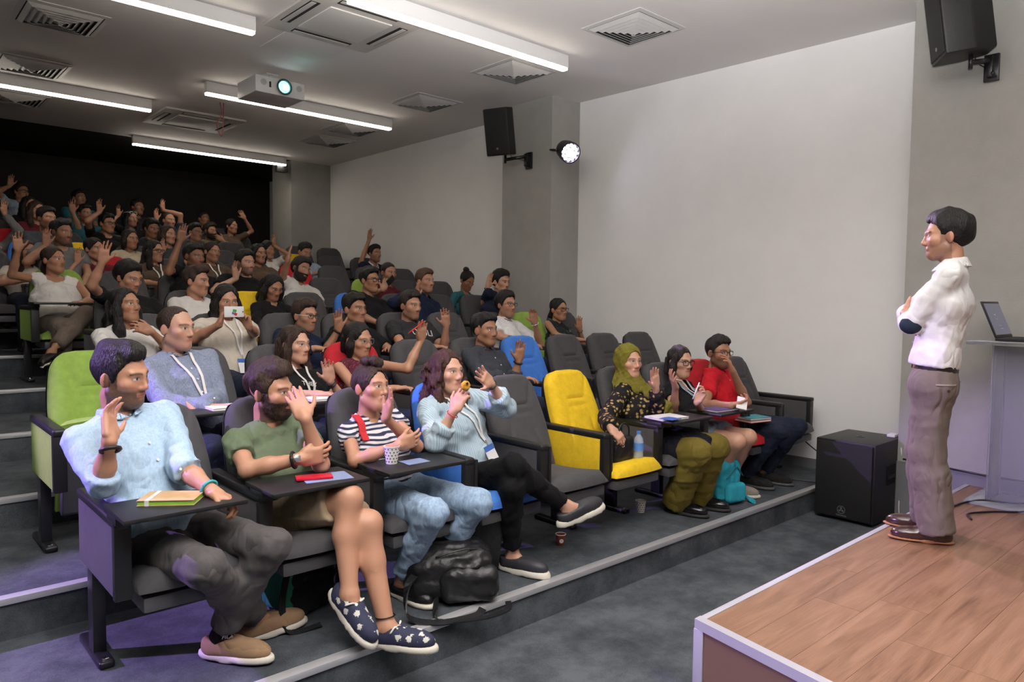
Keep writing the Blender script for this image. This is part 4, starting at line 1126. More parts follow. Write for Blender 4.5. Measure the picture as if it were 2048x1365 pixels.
    for sd in (1, -1):
        AF = Field(); a = A[sd][3]
        for p, k in armp(sd, 0): AF.add(p, k)
        v, q = surf(AF, Q['arm']); parts.append((v, q)); CC.append(np.tile(toneC, (len(v), 1)))
        AF = Field(); wd_ = nrm(A[sd][1]-A[sd][2]); mm_ = (.86 if fem else 1.0)*build**.5
        AF.add(fcap(A[sd][2], A[sd][2]+wd_*.05, .0245*mm_, .0275*mm_), .02)
        for p, k in hand_prims(A[sd][2], np.asarray(a['d'], float), np.asarray(a['n'], float), sd, (.90 if fem else 1.0), a.get('curl', .12), a.get('spread', 1.0), a.get('thumb', 1.0), a.get('curls')): AF.add(p, k)
        v, q = surf(AF, Q['hand']); parts.append((v, q)); t = np.tile(toneC, (len(v), 1))
        pr = v-A[sd][2]; dh = pr@nrm(a['d']); f = np.clip((dh-.05)/.12, 0, 1)[:, None]; t = t*(1-f*.35)+t*np.array((1.12, .86, .80))*f*.35; CC.append(t)
    CF_ = Field()
    for p, k in core(-.006): CF_.add(p, k)
    v, q = surf(CF_, Q['core']); parts.append((v, q)); CC.append(np.tile(toneC, (len(v), 1)))
    bare = bottom['kind'] in ('shorts', 'skirt')
    LF = Field(); LF.add(fcap(hipj[1], hipj[-1], .09*bs, .09*bs), .03)
    for sd in (1, -1):
        for p, k in legp(sd, -.004 if not bare else 0): LF.add(p, k)
        H, K, An, t, u = Lg[sd]; tt = nrm(t); uu = nrm(u) if u is not None else V(0, 0, 1)
        LF.add(fcap(An-uu*.01, An+tt*.11-uu*.05, .036, .028), .02); LF.add(fcap(An, An-tt*.035-uu*.05, .034, .028), .02)
    v, q = surf(LF, Q['core'] if not bare else .0095); parts.append((v, q)); CC.append(np.tile(toneC, (len(v), 1)))
    v, q = join(parts)
    me = fmesh('person', v, q, SKIN, None, loc, np.concatenate(CC)); tag(me, label, 'person')
    # ---- hair
    if hair[0] not in ('none', 'hijab'):
        v, q = hair_mesh(c, R, s, hair[0], Q['hair'], seed); fmesh('hair', v, q, hair_mat(hair[1]), me, loc)
    if beard and beard[1]:
        BF = head_prims(c, R, s, fem); gb = waves(seed, .0016, (150, 260), 4)
        ys_ = np.array([-.02, .000, .006, .028, .042, .066, .12]); zs_ = np.array([-.2, -.2, .008, .004, -.036, -.040, -.043])
        def bpost(D, x, y, z):
            q = [((x-c[0])*R[i][0]+(y-c[1])*R[i][1]+(z-c[2])*R[i][2])/s for i in range(3)]
            D = D-.0052*s+gb(x, y, z)
            D = np.maximum(D, (q[2]-np.interp(q[1], ys_, zs_))*.7*s); D = np.maximum(D, (-.004-q[1])*s)
            m = np.sqrt((q[0]/.025)**2+((q[2]+.0625)/.0095)**2)-1
            return np.maximum(D, -np.maximum(m*.02, .07-q[1])*s)
        v, q = surf(BF, Q['hair']*.7, bpost); fmesh('beard', v, q, hair_mat(hair[1]), me, loc)
    # ---- top
    F = Field(); e = top.get('ease', .010)
    for p, k in core(e): F.add(p, k)
    hem = top.get('hem', .055); cutp = [(Hc-up*hem, -up)]
    sl = top.get('sleeve', .62)                                   # 0..1 upper arm, 1..2 forearm
    for sd in (1, -1):
        if sl <= 0: continue
        Sx, E, W, a = A[sd]; m = (.86 if fem else 1.0)*build**.5; ee = e+.004
        d1 = nrm(E-Sx); d2 = nrm(W-E)
        sls = sl if not isinstance(sl, dict) else sl[sd]
        if sls <= 1:
            cp = Sx+(E-Sx)*sls; F.add(fcut(fcap(Sx, E, .044*m+ee, .042*m+ee+top.get('flare', .006)), [(cp, d1)]), .02)
        else:
            F.add(fcap(Sx, E, .044*m+ee, .039*m+ee), .02); cp = E+(W-E)*min(sls-1, .97)
            F.add(fcut(fcap(E, W, .039*m+ee, (.030 if sls > 1.6 else .036)*m+ee), [(cp, d2)]), .02)
            if top.get('cuff', True) and sls < 1.9:
                F.add(fcut(fcap(E, W, .044*m+ee, .042*m+ee), [(cp, d2), (cp-d2*.045, -d2)]), .004)
    nk = top.get('neck', 'crew')
    if nk == 'crew': F.add(fcap(N-up*.005+Tf*.015, N+up*.2+Tf*.05, .060*s+.004, .085), .008, 's')
    elif nk == 'scoop': F.add(fcap(N-up*.02+Tf*.03, N+up*.2+Tf*.06, .080, .11), .008, 's')
    elif nk in ('v', 'collar'):
        F.add(fcap(N-up*.000+Tf*.012, N+up*.2+Tf*.05, .062*s+.002, .085), .008, 's')
        dp = top.get('vdepth', .12); F.add(fcap(N+Tf*.10+up*.02, N+Tf*.135-up*dp, .046, .006), .008, 's')
    elif nk == 'tank':
        F.add(fcap(N-up*.03+Tf*.03, N+up*.2+Tf*.06, .085, .12), .008, 's')
    if sl <= 0 and top['kind'] != 'none':
        for sd in (1, -1): F.add(fcap(sh[sd]-Tl*sd*.045+up*.05, sh[sd]-Tl*sd*.040-up*.13, .066, .055), .010, 's')
    S['topF'] = F; S['coreF'] = Field()
    for p, k in core(top.get('ease', .010)): S['coreF'].add(p, k)
    g = waves(seed+1, .0042*folds*top.get('fold', 1.0), (26, 44, 80), 3, (1, 1, 2.2), ridged=True)
    def post(D, x, y, z):
        D = D+g(x, y, z*.75)
        for p, n in cutp: D = np.maximum(D, (x-p[0])*n[0]+(y-p[1])*n[1]+(z-p[2])*n[2])
        return D
    v, q = surf(F, Q['cloth'], post); tob = fmesh(top.get('name', {'tee': 't_shirt', 'shirt': 'shirt', 'tank': 'sleeveless_top', 'sweater': 'sweater', 'blouse': 'blouse', 'jacket': 'jacket'}.get(top['kind'], 'shirt')), v, q, top['mat'], me, loc)
    if nk == 'collar':
        K = Field(); K.add(collar_prim(N+Tf*.005, up, Tl, Tf, .058*s, .046, .62), .005); v, q = surf(K, min(Q['cloth'], .013)*.62); fmesh('collar', v, q, top.get('cmat', top['mat']), tob, loc)
        if lod <= 1:
            bmt = pmat('button_white', (.7, .7, .68), .4)
            for k in range(5):
                b = drop(F, N-up*(top.get('vdepth', .12)+.03+.075*k)+Tf*.3, -Tf, .0035); o = lathe('button', [(.0055, 0), (.0055, .002), (0, .0025)], bmt, tob, n=10, axis=Tf); o.location = tuple(b-loc)
    # ---- bottom
    G = Field(); e = bottom.get('ease', .009); wide = bottom.get('wide', .008)
    if bottom['kind'] != 'none':
        G.add(fcap(hipj[1], hipj[-1], .100*bs+e, .100*bs+e), .03); G.add(fecap(Hc, Hc+up*.10, .098*bs+e*.5, .094*bs+e*.2, Tl, 1.52), .03)
        for sd in (1, -1):
            H, K, An, t, u = Lg[sd]
            if bottom['kind'] == 'trousers':
                lp = legp(sd, e, wide); d = nrm(An-K); cp = An+d*bottom.get('len', -.015)
                G.add(lp[0][0], .03); G.add(lp[1][0], .03)
                f3 = lp[2][0]; m = build**.5; G.add(fcut(fcap(K*.62+An*.38-nrm(K-H)*.02, An+d*.12, .051*m+e+wide*.7, .036*m+e+wide*1.2), [(cp, d)]), .03)
            else:
                d = nrm(K-H); cp = H+(K-H)*bottom.get('len', .82); m = (1.02 if fem else 1.0)*build**.5
                G.add(fcut(fcap(H, K+d*.05, .083*m+e, .066*m+e+.014), [(cp, d)]), .03)
        if bottom['kind'] == 'skirt':
            H1, K1 = Lg[1][0], Lg[1][1]; H2, K2 = Lg[-1][0], Lg[-1][1]; a_, b_ = (H1+H2)/2, (K1+K2)/2; d = nrm(b_-a_); cp = a_+(b_-a_)*bottom.get('len', .8)
            G.add(fcut(fecap(a_, b_+d*.05, .09+e, .075+e, Tl, 2.0), [(cp, d)]), .03)
        g2 = waves(seed+2, .0040*folds, (26, 44, 75), 3, (1, 1, 2.2), ridged=True)
        wp_, wn_ = Hc+up*bottom.get('waist', .105), up
        v, q = surf(G, Q['leg'], lambda D, x, y, z: np.maximum(D+g2(x, y, z), (x-wp_[0])*wn_[0]+(y-wp_[1])*wn_[1]+(z-wp_[2])*wn_[2])); fmesh(bottom.get('name', {'trousers': 'trousers', 'shorts': 'shorts', 'skirt': 'skirt'}[bottom['kind']]), v, q, bottom['mat'], me, loc)
    S['botF'] = G
    if feet:
        sm = bottom.get('shoe', pmat('shoe_black', (.012, .012, .013), .4)); so = bottom.get('sole', pmat('sole_black', (.02, .02, .02), .6))
        for sd in (1, -1):
            H, K, An, t, u = Lg[sd]; shoe(me, An, t, sm, so, h=Q['shoe'], up=u, laces=bottom.get('laces'), low=bottom.get('low', .080), sole=bottom.get('solet', .024))
    me['_'] = 0; del me['_']
    return me, S
# ------------------------------------------------------------------ fabrics used by the audience
def strip_mat(name, a, b, scale, axis='Z', thr=.5, rough=.85):
    def f(nt, v): return cramp(nt, twave(nt, v, scale, axis, .6, 1.0), [(thr-.06, a), (thr+.06, b)])
    return wrinkle(ramp_mat(name, f, rough))
def floral(name, base, cols, scale=38, thr=.5):
    def f(nt, v):
        d = tvoro(nt, v, scale, 'F1', 'Distance'); n = tnoise(nt, v, scale*1.3, 3)
        m = nt.nodes.new('ShaderNodeMath'); m.operation = 'MULTIPLY_ADD'; m.inputs[1].default_value = .7; nt.links.new(n, m.inputs[0]); nt.links.new(d, m.inputs[2])
        st = [(0, cols[0]), (thr-.12, cols[-1]), (thr, base), (1, base)] if len(cols) > 1 else [(0, cols[0]), (thr-.06, cols[0]), (thr, base)]
        return cramp(nt, m.outputs[0], st)
    return wrinkle(ramp_mat(name, f, .8))
def weave(name, c1, c2, scale=120):
    def f(nt, v): return cramp(nt, tnoise(nt, nodemap(nt, v, (1, 1, .35)), scale, 3, .7), [(.35, c1), (.65, c2)])
    return wrinkle(ramp_mat(name, f, .85))
SKYS = weave('sky_blue_cotton', (.31, .44, .58), (.40, .53, .66))
CHAM = weave('grey_chambray', (.16, .19, .27), (.27, .31, .40), 160)
OLIVT = cloth('sage_tee', (.12, .155, .095))
STRP = strip_mat('navy_striped_jersey', (.03, .035, .07), (.60, .57, .60), 15.5, 'Z', .45)
PBLU = strip_mat('pale_blue_pinstripe', (.31, .41, .48), (.43, .54, .61), 30, 'X', .5)
GOLDP = floral('black_gold_brocade', (.010, .009, .009), [(.60, .44, .17), (.34, .23, .08)], 34, .74)
REDP = cloth('red_polo', (.52, .012, .022))
BLKT = cloth('black_tee', (.010, .010, .011)); CHAR = cloth('charcoal_tee', (.030, .030, .033)); NAVY = cloth('navy_shirt', (.012, .018, .045)); DGRY = cloth('slate_shirt', (.045, .050, .062))
WHT = cloth('white_tee', (.62, .60, .57)); CREAM = cloth('cream_tee', (.55, .50, .42)); WSH = cloth('white_shirt', (.72, .71, .71)); MARO = cloth('maroon_top', (.12, .015, .025)); TEAL = cloth('teal_tee', (.03, .12, .14))
LBLU = cloth('light_blue_shirt', (.30, .36, .46)); BRWN = cloth('brown_top', (.10, .065, .045)); OLV = cloth('olive_jacket', (.13, .13, .06)); GRYT = cloth('grey_tee', (.16, .16, .16)); NVT = cloth('navy_tee', (.012, .016, .035))
MFLO = floral('maroon_floral_cotton', (.10, .015, .03), [(.6, .45, .42), (.35, .2, .2)], 75, .60); DFLO = floral('dark_floral_cotton', (.015, .02, .02), [(.45, .33, .28), (.06, .12, .05)], 32, .60)
LFLO = floral('cream_floral_cotton', (.45, .38, .28), [(.25, .05, .03), (.1, .15, .05)], 40, .5)
CHINO = cloth('grey_chino', (.085, .078, .077)); KHAKI = cloth('khaki_shorts', (.36, .28, .18)); DENIM = weave('light_denim', (.22, .32, .46), (.34, .45, .58), 90); BLKL = cloth('black_leggings', (.006, .006, .007), bump=.05)
OLVT = cloth('olive_trousers', (.15, .115, .022)); DJEAN = cloth('dark_jeans', (.016, .022, .040)); TAUPE = cloth('taupe_trousers', (.16, .125, .10)); DUNG = weave('washed_denim', (.20, .27, .34), (.30, .38, .46), 90); SPCH = cloth('taupe_chino', (.155, .125, .11))
TANS = cloth('tan_suede', (.30, .19, .11)); OFFW = pmat('off_white_rubber', (.62, .58, .50), .6); BRNL = pmat('brown_leather', (.045, .018, .014), .22, spec=.6, coat=.3); TANR = pmat('tan_sole', (.30, .13, .05), .5)
BLKS = pmat('black_leather', (.010, .010, .011), .35, bump=.2, bscale=120)
def _flow(nt, v):
    d = tvoro(nt, v, 24, 'F1', 'Distance', .6); n = tnoise(nt, v, 90, 2)
    m = nt.nodes.new('ShaderNodeMath'); m.operation = 'MULTIPLY_ADD'; m.inputs[1].default_value = .55; nt.links.new(n, m.inputs[0]); nt.links.new(d, m.inputs[2])
    return cramp(nt, m.outputs[0], [(.54, (.60, .58, .52)), (.58, (.022, .025, .06))])
FLOWS = ramp_mat('navy_flower_canvas', _flow, .8)
px = at_y
def upv(a, b): return nrm(np.asarray(b)-np.asarray(a))
PEOPLE = {}
def P_(key, *a, **k):
    m, S = person(*a, **k); PEOPLE[key] = (m, S); return m, S

# ------------------------------------------------------------------ front row
w = px(219, 882, 2.92); tip = px(207, 768, 3.02)
m, S = P_('A1', 'bearded man in light blue shirt at left end of front row, hand by his ear', (243, 752), 3.2, r=1, xs=.93, hip=(.93, 3.05, .645), tone='light', hair=('quiff', 'black'), beard=(.85, False), yaw=54, pitch=-8, roll=-4, tyaw=14, lod=0, build=1.0,
    top=dict(kind='shirt', mat=SKYS, sleeve=1.22, neck='collar', vdepth=.13, hem=.07), bottom=dict(kind='trousers', mat=CHINO, len=-.05, shoe=TANS, sole=OFFW, low=.078, solet=.028),
    R_arm=dict(w=w, d=upv(w, tip)+V(.05, 0, 0), n=V(.75, -.65, .1), curl=.30, spread=1.2, thumb=1.0, el=px(205, 968, 3.0)), L_arm=dict(w=px(424, 983, 2.80), d=V(.55, -.6, -.35), n=V(-.2, -.1, -1), curl=.75, thumb=.6, el=px(366, 935, 2.98)),
    legs={1: dict(k=(.90, 2.60, .655), a=(1.225, 2.93, .268), t=(1, .02, 0)), -1: dict(k=(1.165, 2.64, .665), a=(1.045, 2.86, .268), t=(.62, -.78, 0))})
loc = S['loc']
bracelet(m, 'wrist_watch', w-upv(w, tip)*.035, upv(w, tip), .0305, pmat('watch_strap', (.02, .012, .01), .5), loc, .0085)
a = S['A'][-1]; bracelet(m, 'bead_bracelet', a[2]*.9+a[1]*.1, a[2]-a[1], .033, pmat('turquoise_beads', (.05, .35, .38), .3), loc, .006)
sk = [c for c in m.children if c.name.startswith('shoe')]
an, k = V(1.045, 2.86, .268), V(1.165, 2.64, .665); v, f = tube_geo([an-nrm(k-an)*.01, an+nrm(k-an)*.075], .043, 16)
so = mesh_obj('sock', [p-loc for p in v], f, cloth('black_sock', (.012, .012, .013)), m, smooth=True)
text_obj('sock_text', 'FILA', .024, pmat('sock_print', (.6, .6, .6), .7), frame(nrm(V(.9, -.3, 0)), nrm(k-an), nrm(np.cross(nrm(V(.9, -.3, 0)), nrm(k-an))), an+nrm(k-an)*.040+nrm(V(-.1, -.9, -.4))*.045-loc), so)

el = px(642, 930, 2.90); w = px(611, 838, 2.86); tip = px(576, 762, 2.98)
m, S = P_('B1', 'bearded man in green v-neck tee and khaki shorts covering his eye with a hand', (541, 783), 3.22, r=1, xs=1.46, hip=(1.46, 3.06, .645), tone='light', hair=('curly', 'brown'), beard=(.95, True), yaw=58, pitch=-3, roll=-3, tyaw=16, lod=0,
    top=dict(kind='tee', mat=OLIVT, sleeve=.55, neck='v', vdepth=.08, ease=.009), bottom=dict(kind='shorts', mat=KHAKI, len=.80, shoe=FLOWS, sole=OFFW, laces=pmat('white_lace', (.68, .66, .62), .8), low=.085, solet=.030),
    L_arm=dict(w=w, d=upv(w, tip), n=V(.25, .95, .1), curl=.16, spread=.6, thumb=.9, el=el), R_arm=dict(w=px(600, 918, 2.86), d=V(1, -.15, .08), n=V(0, 1, .1), curl=.4, thumb=.3, el=px(495, 940, 3.0)),
    legs={1: dict(k=(1.53, 2.70, .775), a=(1.475, 2.60, .405), t=(.15, -.75, -.5), up=(.1, -.45, 1)), -1: dict(k=(1.60, 2.66, .66), a=(1.60, 2.52, .262), t=(.55, -.8, 0))})
a = S['A'][1]; bracelet(m, 'wrist_watch', a[2]*.88+a[1]*.12, a[2]-a[1], .033, BLKS, S['loc'], .007)
o = lathe('watch_face', [(.017, 0), (.017, .006), (.014, .008), (0, .008)], pmat('watch_steel', (.5, .5, .52), .2, metal=.8), m, n=16, axis=(0, -1, .3)); o.location = tuple(a[2]*.88+a[1]*.12+V(0, -.033, .012)-S['loc'])
bracelet(m, 'anklet', V(1.60, 2.53, .30), V(0, .2, 1), .040, BLKS, S['loc'], .003)

el = px(833, 893, 2.92); w = px(772, 838, 2.86); tip = px(789, 780, 2.80)
m, S = P_('C1', 'young woman in navy striped tee and light jeans touching her chin, front row', (741, 776), 3.2, r=1, xs=1.99, hip=(1.99, 3.05, .64), fem=True, tone='light', hair=('messybun', 'brown'), yaw=46, pitch=6, roll=4, tyaw=14, lod=0,
    top=dict(kind='tee', mat=STRP, sleeve=.42, neck='crew', ease=.007, hem=.0), bottom=dict(kind='trousers', mat=DENIM, len=-.05, wide=.004, shoe=BLKS, sole=OFFW, low=.045),
    L_arm=dict(w=w, d=upv(w, tip), n=V(-.75, .2, .15), curl=.12, spread=.5, thumb=.8, el=el), R_arm=dict(w=px(796, 892, 2.84), d=V(1, -.1, .2), n=V(0, 1, .1), curl=.3, thumb=.4, el=px(710, 922, 2.98)),
    legs={1: dict(k=(1.905, 2.62, .655), a=(1.93, 2.90, .262), t=(.1, -1, 0)), -1: dict(k=(2.20, 2.66, .640), a=(2.18, 2.92, .262), t=(.2, -1, 0))})
N, Tl, Tf, up = S['N'], S['Tl'], S['Tf'], S['up']; F = S['topF']
for sx in (-1, 1):
    pts = [drop(S['coreF'], N+Tl*sx*(.092+.010*k)+up*(.05-.045*k)+Tf*(.03 if k == 0 else .3), -Tf if k else -up, .009) for k in range(5)]
    ribbon('backpack_strap', pts, .020, Tl, pmat('red_strap', (.50, .02, .03), .7), m, S['loc'], .003)

el = px(1012, 816, 2.95); w = px(981, 768, 2.90); tip = px(940, 728, 2.86); el2 = px(872, 885, 2.92); w2 = px(908, 822, 2.84)
m, S = P_('D1', 'brown-haired woman in pale blue blouse eating a snack with one palm raised', (893, 745), 3.2, r=1, xs=2.52, hip=(2.52, 3.05, .645), fem=True, tone='fair', hair=('longcurl', 'auburn'), yaw=44, pitch=3, roll=0, tyaw=14, lod=0, build=1.02,
    top=dict(kind='blouse', mat=PBLU, sleeve=1.55, neck='v', vdepth=.05, ease=.016, hem=.03), bottom=dict(kind='trousers', mat=BLKL, ease=.004, wide=.0, len=-.05, shoe=pmat('black_slip_on', (.03, .03, .035), .5), sole=OFFW, low=.072, solet=.036),
    L_arm=dict(w=w, d=upv(w, tip), n=V(-.1, -.95, .2), curl=.06, spread=1.3, thumb=1.1, el=el), R_arm=dict(w=w2, d=upv(w2, px(926, 785, 2.82)), n=V(.8, .1, .5), curl=.55, spread=.4, thumb=.5, el=el2),
    legs={1: dict(k=(2.47, 2.70, .775), a=(2.80, 2.62, .515), t=(.95, -.2, .22), up=(-.2, 0, 1)), -1: dict(k=(2.46, 2.70, .665), a=(2.56, 2.80, .262), t=(.3, -1, 0))})
lanyard(m, S, S['loc'], .31, True, .02)
bracelet(m, 'red_thread', w2-upv(w2, px(926, 785, 2.82))*.02, upv(el2, w2), .029, pmat('red_thread', (.5, .02, .02), .7), S['loc'], .0025)
bracelet(m, 'wrist_band', w*.95+el*.05, w-el, .030, BLKS, S['loc'], .004)
p = px(931, 772, 2.80)
pa = Field(); R3 = np.eye(3)
for k in range(7): aa = k*.9; pa.add(fcap(p+V(.016*math.cos(aa), 0, .014*math.sin(aa)), p+V(.016*math.cos(aa+.9), 0, .014*math.sin(aa+.9)), .011, .011), .006)
v, q = surf(pa, .0035); tag(fmesh('pastry', v, q, pmat('golden_pastry', (.55, .27, .03), .6, noise=.3, nscale=80), None, p), 'small golden ring pastry held near the mouth of the woman in pale blue', 'pastry')
o = lathe('raisin', [(.006, 0), (.006, .004), (0, .005)], pmat('raisin', (.02, .01, .008), .4), bpy.data.objects['pastry'], n=10, axis=(0, -1, 0)); o.location = (0, -.012, .012)

w = px(1311, 775, 2.93); tip = px(1307, 735, 2.91)
m, S = P_('G1', 'woman in olive headscarf and black gold patterned jacket raising her palm', (1257, 724), 3.2, r=1, xs=4.10, hip=(4.10, 3.06, .645), fem=True, tone='fair', hair=('hijab', 'dark'), yaw=38, pitch=2, tyaw=18, lod=0,
    top=dict(kind='jacket', mat=GOLDP, sleeve=1.85, neck='crew', ease=.018, hem=.05, cuff=False), bottom=dict(kind='trousers', mat=OLVT, ease=.014, wide=.040, len=.03, shoe=pmat('black_patent', (.008, .008, .009), .12), sole=pmat('sole_black', (.02, .02, .02), .6), low=.05),
    L_arm=dict(w=w, d=upv(w, tip), n=V(-.2, -.95, .1), curl=.08, spread=.7, el=px(1319, 826, 2.98)), R_arm=dict(w=px(1222, 858, 2.88), d=V(.35, -.6, -.6), n=V(.3, .2, -.9), curl=.6, thumb=.5, el=px(1213, 838, 3.08)),
    legs={1: dict(k=(4.03, 2.64, .645), a=(4.13, 2.86, .262), t=(.25, -1, 0)), -1: dict(k=(4.27, 2.66, .645), a=(4.36, 2.84, .262), t=(.3, -1, 0))})
loc = S['loc']; c, R, s = S['c'], S['R'], S['s']; HM = cloth('olive_headscarf', (.165, .145, .022), noise=.1)
Pp = lambda x, y, z: c+(R[0]*x+R[1]*y+R[2]*z)*s
hf = Field(); hf.add(fell(Pp(0, -.016, .034), R, (.092*s, .112*s, .104*s)), .01); hf.add(fcap(Pp(0, -.02, -.03), Pp(0, -.03, -.13), .082*s, .078*s), .04)
hf.add(fcap(Pp(0, .015, -.115), S['N']-S['up']*.05+S['Tf']*.06, .068, .085), .04)
for sx in (-1, 1): hf.add(fcap(Pp(sx*.06, -.03, -.15), S['N']+S['Tl']*-sx*.10-S['up']*.03, .05, .05), .04)
gh = waves(77, .004, (60, 110), 4, ridged=True)
def hpost(D, x, y, z):
    q = [((x-c[0])*R[i][0]+(y-c[1])*R[i][1]+(z-c[2])*R[i][2])/s for i in range(3)]
    face = np.sqrt((q[0]/.060)**2+((q[2]+.006)/.086)**2)-1
    D = D+gh(x, y, z)
    return np.maximum(D, -np.maximum(face*.06, .035-q[1]))
v, q = surf(hf, .0062, hpost); hj = fmesh('headscarf', v, q, HM, m, loc)
F = S['topF']; N, up, Tl, Tf = S['N'], S['up'], S['Tl'], S['Tf']
sf = Field()
for off, w0, w1, L in ((-.055, .05, .045, .34), (.01, .055, .05, .42), (.07, .04, .035, .36)):
    pts = [drop(F, N+Tl*(off*(.4+.6*t))-up*(.03+L*t)+Tf*.3, -Tf, .012) for t in (0, .33, .66, 1)]
    for i in range(3): sf.add(fecap(pts[i], pts[i+1], .018, .018, Tl, 2.6), .015)
v, q = surf(sf, .008, lambda D, x, y, z: D+waves(5, .004, (70, 120), 4, (2, 2, .3), True)(x, y, z)); fmesh('scarf_end', v, q, HM, hj, loc)
# black tunic over the thighs
G = Field(); H1, K1, H2, K2 = S['L'][1][0], S['L'][1][1], S['L'][-1][0], S['L'][-1][1]
a_, b_ = (H1+H2)/2+V(0, 0, .015), (K1+K2)/2+V(0, .06, .02); G.add(fecap(a_, b_, .105, .075, Tl, 1.9), .02)
for H_, K_ in ((H1, K1), (H2, K2)): G.add(fcut(fcap(H_, K_, .112, .088), [(H_+(K_-H_)*.72, nrm(K_-H_))]), .03)
v, q = surf(G, .009, lambda D, x, y, z: D+waves(9, .004, (40, 70), 4, ridged=True)(x, y, z)); fmesh('tunic', v, q, cloth('black_tunic', (.010, .010, .016)), m, loc)
lanyard(m, S, loc, .33, True, .06)

w = px(1351, 775, 2.95); tip = px(1338, 742, 2.93); w2 = px(1394, 806, 2.80)
m, S = P_('H1', 'young woman with glasses in denim dungarees over black tee, front row', (1360, 724), 3.2, r=1, xs=4.63, hip=(4.63, 3.06, .645), fem=True, tone='fair', hair=('bob', 'dark'), yaw=44, pitch=-3, tyaw=16, lod=0,
    top=dict(kind='tee', mat=BLKT, sleeve=.4, neck='scoop', ease=.007), bottom=dict(kind='skirt', mat=DUNG, len=.55, ease=.012, shoe=cloth('grey_canvas', (.25, .22, .19)), sole=OFFW, laces=pmat('white_lace', (.68, .66, .62), .8)),
    R_arm=dict(w=w, d=upv(w, tip), n=V(.6, -.5, .6), curl=.22, spread=1.0, el=px(1347, 826, 3.05)), L_arm=dict(w=w2, d=V(.35, -.3, .75), n=V(-.7, .2, .3), curl=.75, thumb=.4, el=px(1410, 835, 2.98)),
    legs={1: dict(k=(4.56, 2.67, .645), a=(4.70, 2.93, .262), t=(.3, -1, 0)), -1: dict(k=(4.72, 2.68, .655), a=(4.82, 2.88, .262), t=(.45, -1, 0))})
loc = S['loc']; glasses(m, S['c'], S['R'], S['s'], 'black', loc, .0026, (.026, .019)); lanyard(m, S, loc, .30, False, .01)
F, N, up, Tl, Tf = S['topF'], S['N'], S['up'], S['Tl'], S['Tf']
bib = Field()
for o_ in (-.06, 0, .06): 
    pts = [drop(F, N-up*(.17+.09*t)+Tl*o_+Tf*.3, -Tf, .006) for t in range(4)]
    for i in range(3): bib.add(fecap(pts[i], pts[i+1], .012, .012, Tl, 3.0), .012)
v, q = surf(bib, .008); bb = fmesh('dungaree_bib', v, q, DUNG, m, loc)
for sx in (-1, 1): ribbon('bib_strap', [drop(S['coreF'], N+Tl*sx*.085-up*(.02+.05*k)+Tf*(.3 if k else .06), -Tf if k else -up, .006) for k in range(4)], .016, Tl, DUNG, bb, loc, .003)

w = px(1466, 745, 2.95); w2 = px(1462, 812, 2.74)
m, S = P_('I1', 'man with glasses and moustache in red polo shirt near the wall, front row', (1437, 706), 3.2, r=1, xs=5.17, hip=(5.17, 3.06, .65), tone='olive', hair=('short', 'dark'), beard=(.75, False), yaw=46, pitch=0, tyaw=18, lod=0,
    top=dict(kind='tee', name='polo_shirt', mat=REDP, sleeve=.6, neck='collar', vdepth=.07, ease=.012), bottom=dict(kind='trousers', mat=DJEAN, shoe=cloth('dark_trainer', (.02, .02, .02)), sole=pmat('sole_grey', (.08, .08, .08), .6)),
    L_arm=dict(w=w, d=V(-.35, .15, .9), n=V(-.6, .75, .2), curl=.35, thumb=.7, el=px(1493, 806, 2.95)), R_arm=dict(w=w2, d=V(.85, -.4, .15), n=V(0, .2, 1), curl=.65, thumb=.6, el=px(1410, 810, 3.02)),
    legs={1: dict(k=(5.13, 2.66, .655), a=(5.17, 2.94, .262), t=(.15, -1, 0)), -1: dict(k=(5.42, 2.66, .655), a=(5.38, 2.90, .262), t=(.25, -1, 0))})
glasses(m, S['c'], S['R'], S['s'], 'black', S['loc'], .0024)
ph = px(1484, 807, 2.68); o = box('phone', (-.036, -.07, -.004), (.036, .07, .004), WHITEP, loc=tuple(ph), bevel=.003); o.rotation_euler = (.5, .2, -1.0); tag(o, 'white phone in the hand of the man in red polo', 'phone')
# ------------------------------------------------------------------ the man on stage
H = at_x(1866, 770, 4.31); hd = at_x(1893, 473, 4.33)
fy = 198; ff = V(math.sin(math.radians(fy)), -math.cos(math.radians(fy)), 0); fl = V(math.cos(math.radians(fy)), math.sin(math.radians(fy)), 0)
ankL = V(4.235, 1.30, STZ+.09); ankR = V(4.43, 1.40, STZ+.09); HZ = V(H[0], H[1], H[2])
elL = at_x(1822, 648, 4.17)
chest = at_x(1835, 620, 4.30)
m, S = P_('SP', 'dark-haired man in white shirt and taupe trousers standing on stage with folded arms', tuple(hd), 0, z0=STZ, hip=tuple(HZ), tone='light', hair=('thick', 'black'), beard=(.45, False), yaw=fy+2, pitch=-3, tyaw=fy, lod=0, gaze=0, build=1.0, standing=True, folds=.65,
    top=dict(kind='shirt', mat=WSH, sleeve=1.25, neck='collar', vdepth=.09, hem=-.100, ease=.012), bottom=dict(kind='trousers', mat=SPCH, ease=.019, wide=.030, len=.035, waist=.105, shoe=BRNL, sole=TANR, low=.07, solet=.013),
    L_arm=dict(w=chest+ff*.06-fl*.10+V(0, 0, -.02), d=-fl+V(0, 0, .15), n=-ff, curl=.3, el=elL), R_arm=dict(w=at_x(1838, 664, 4.28)+fl*.02, d=fl*.9-ff*.45+V(0, 0, .1), n=-ff+V(0, 0, .2), curl=.30, thumb=.4, el=chest-fl*.20+ff*.05+V(0, 0, -.03)),
    legs={-1: dict(k=(ankL+HZ+fl*.085)/2+ff*.035+V(0, 0, .02), a=ankL, t=ff+fl*.12), 1: dict(k=(ankR+HZ-fl*.085)/2+ff*.035, a=ankR, t=ff-fl*.1)})
loc = S['loc']; up, Tl, Tf = S['up'], S['Tl'], S['Tf']
bc = HZ+up*.096; G = S['botF']
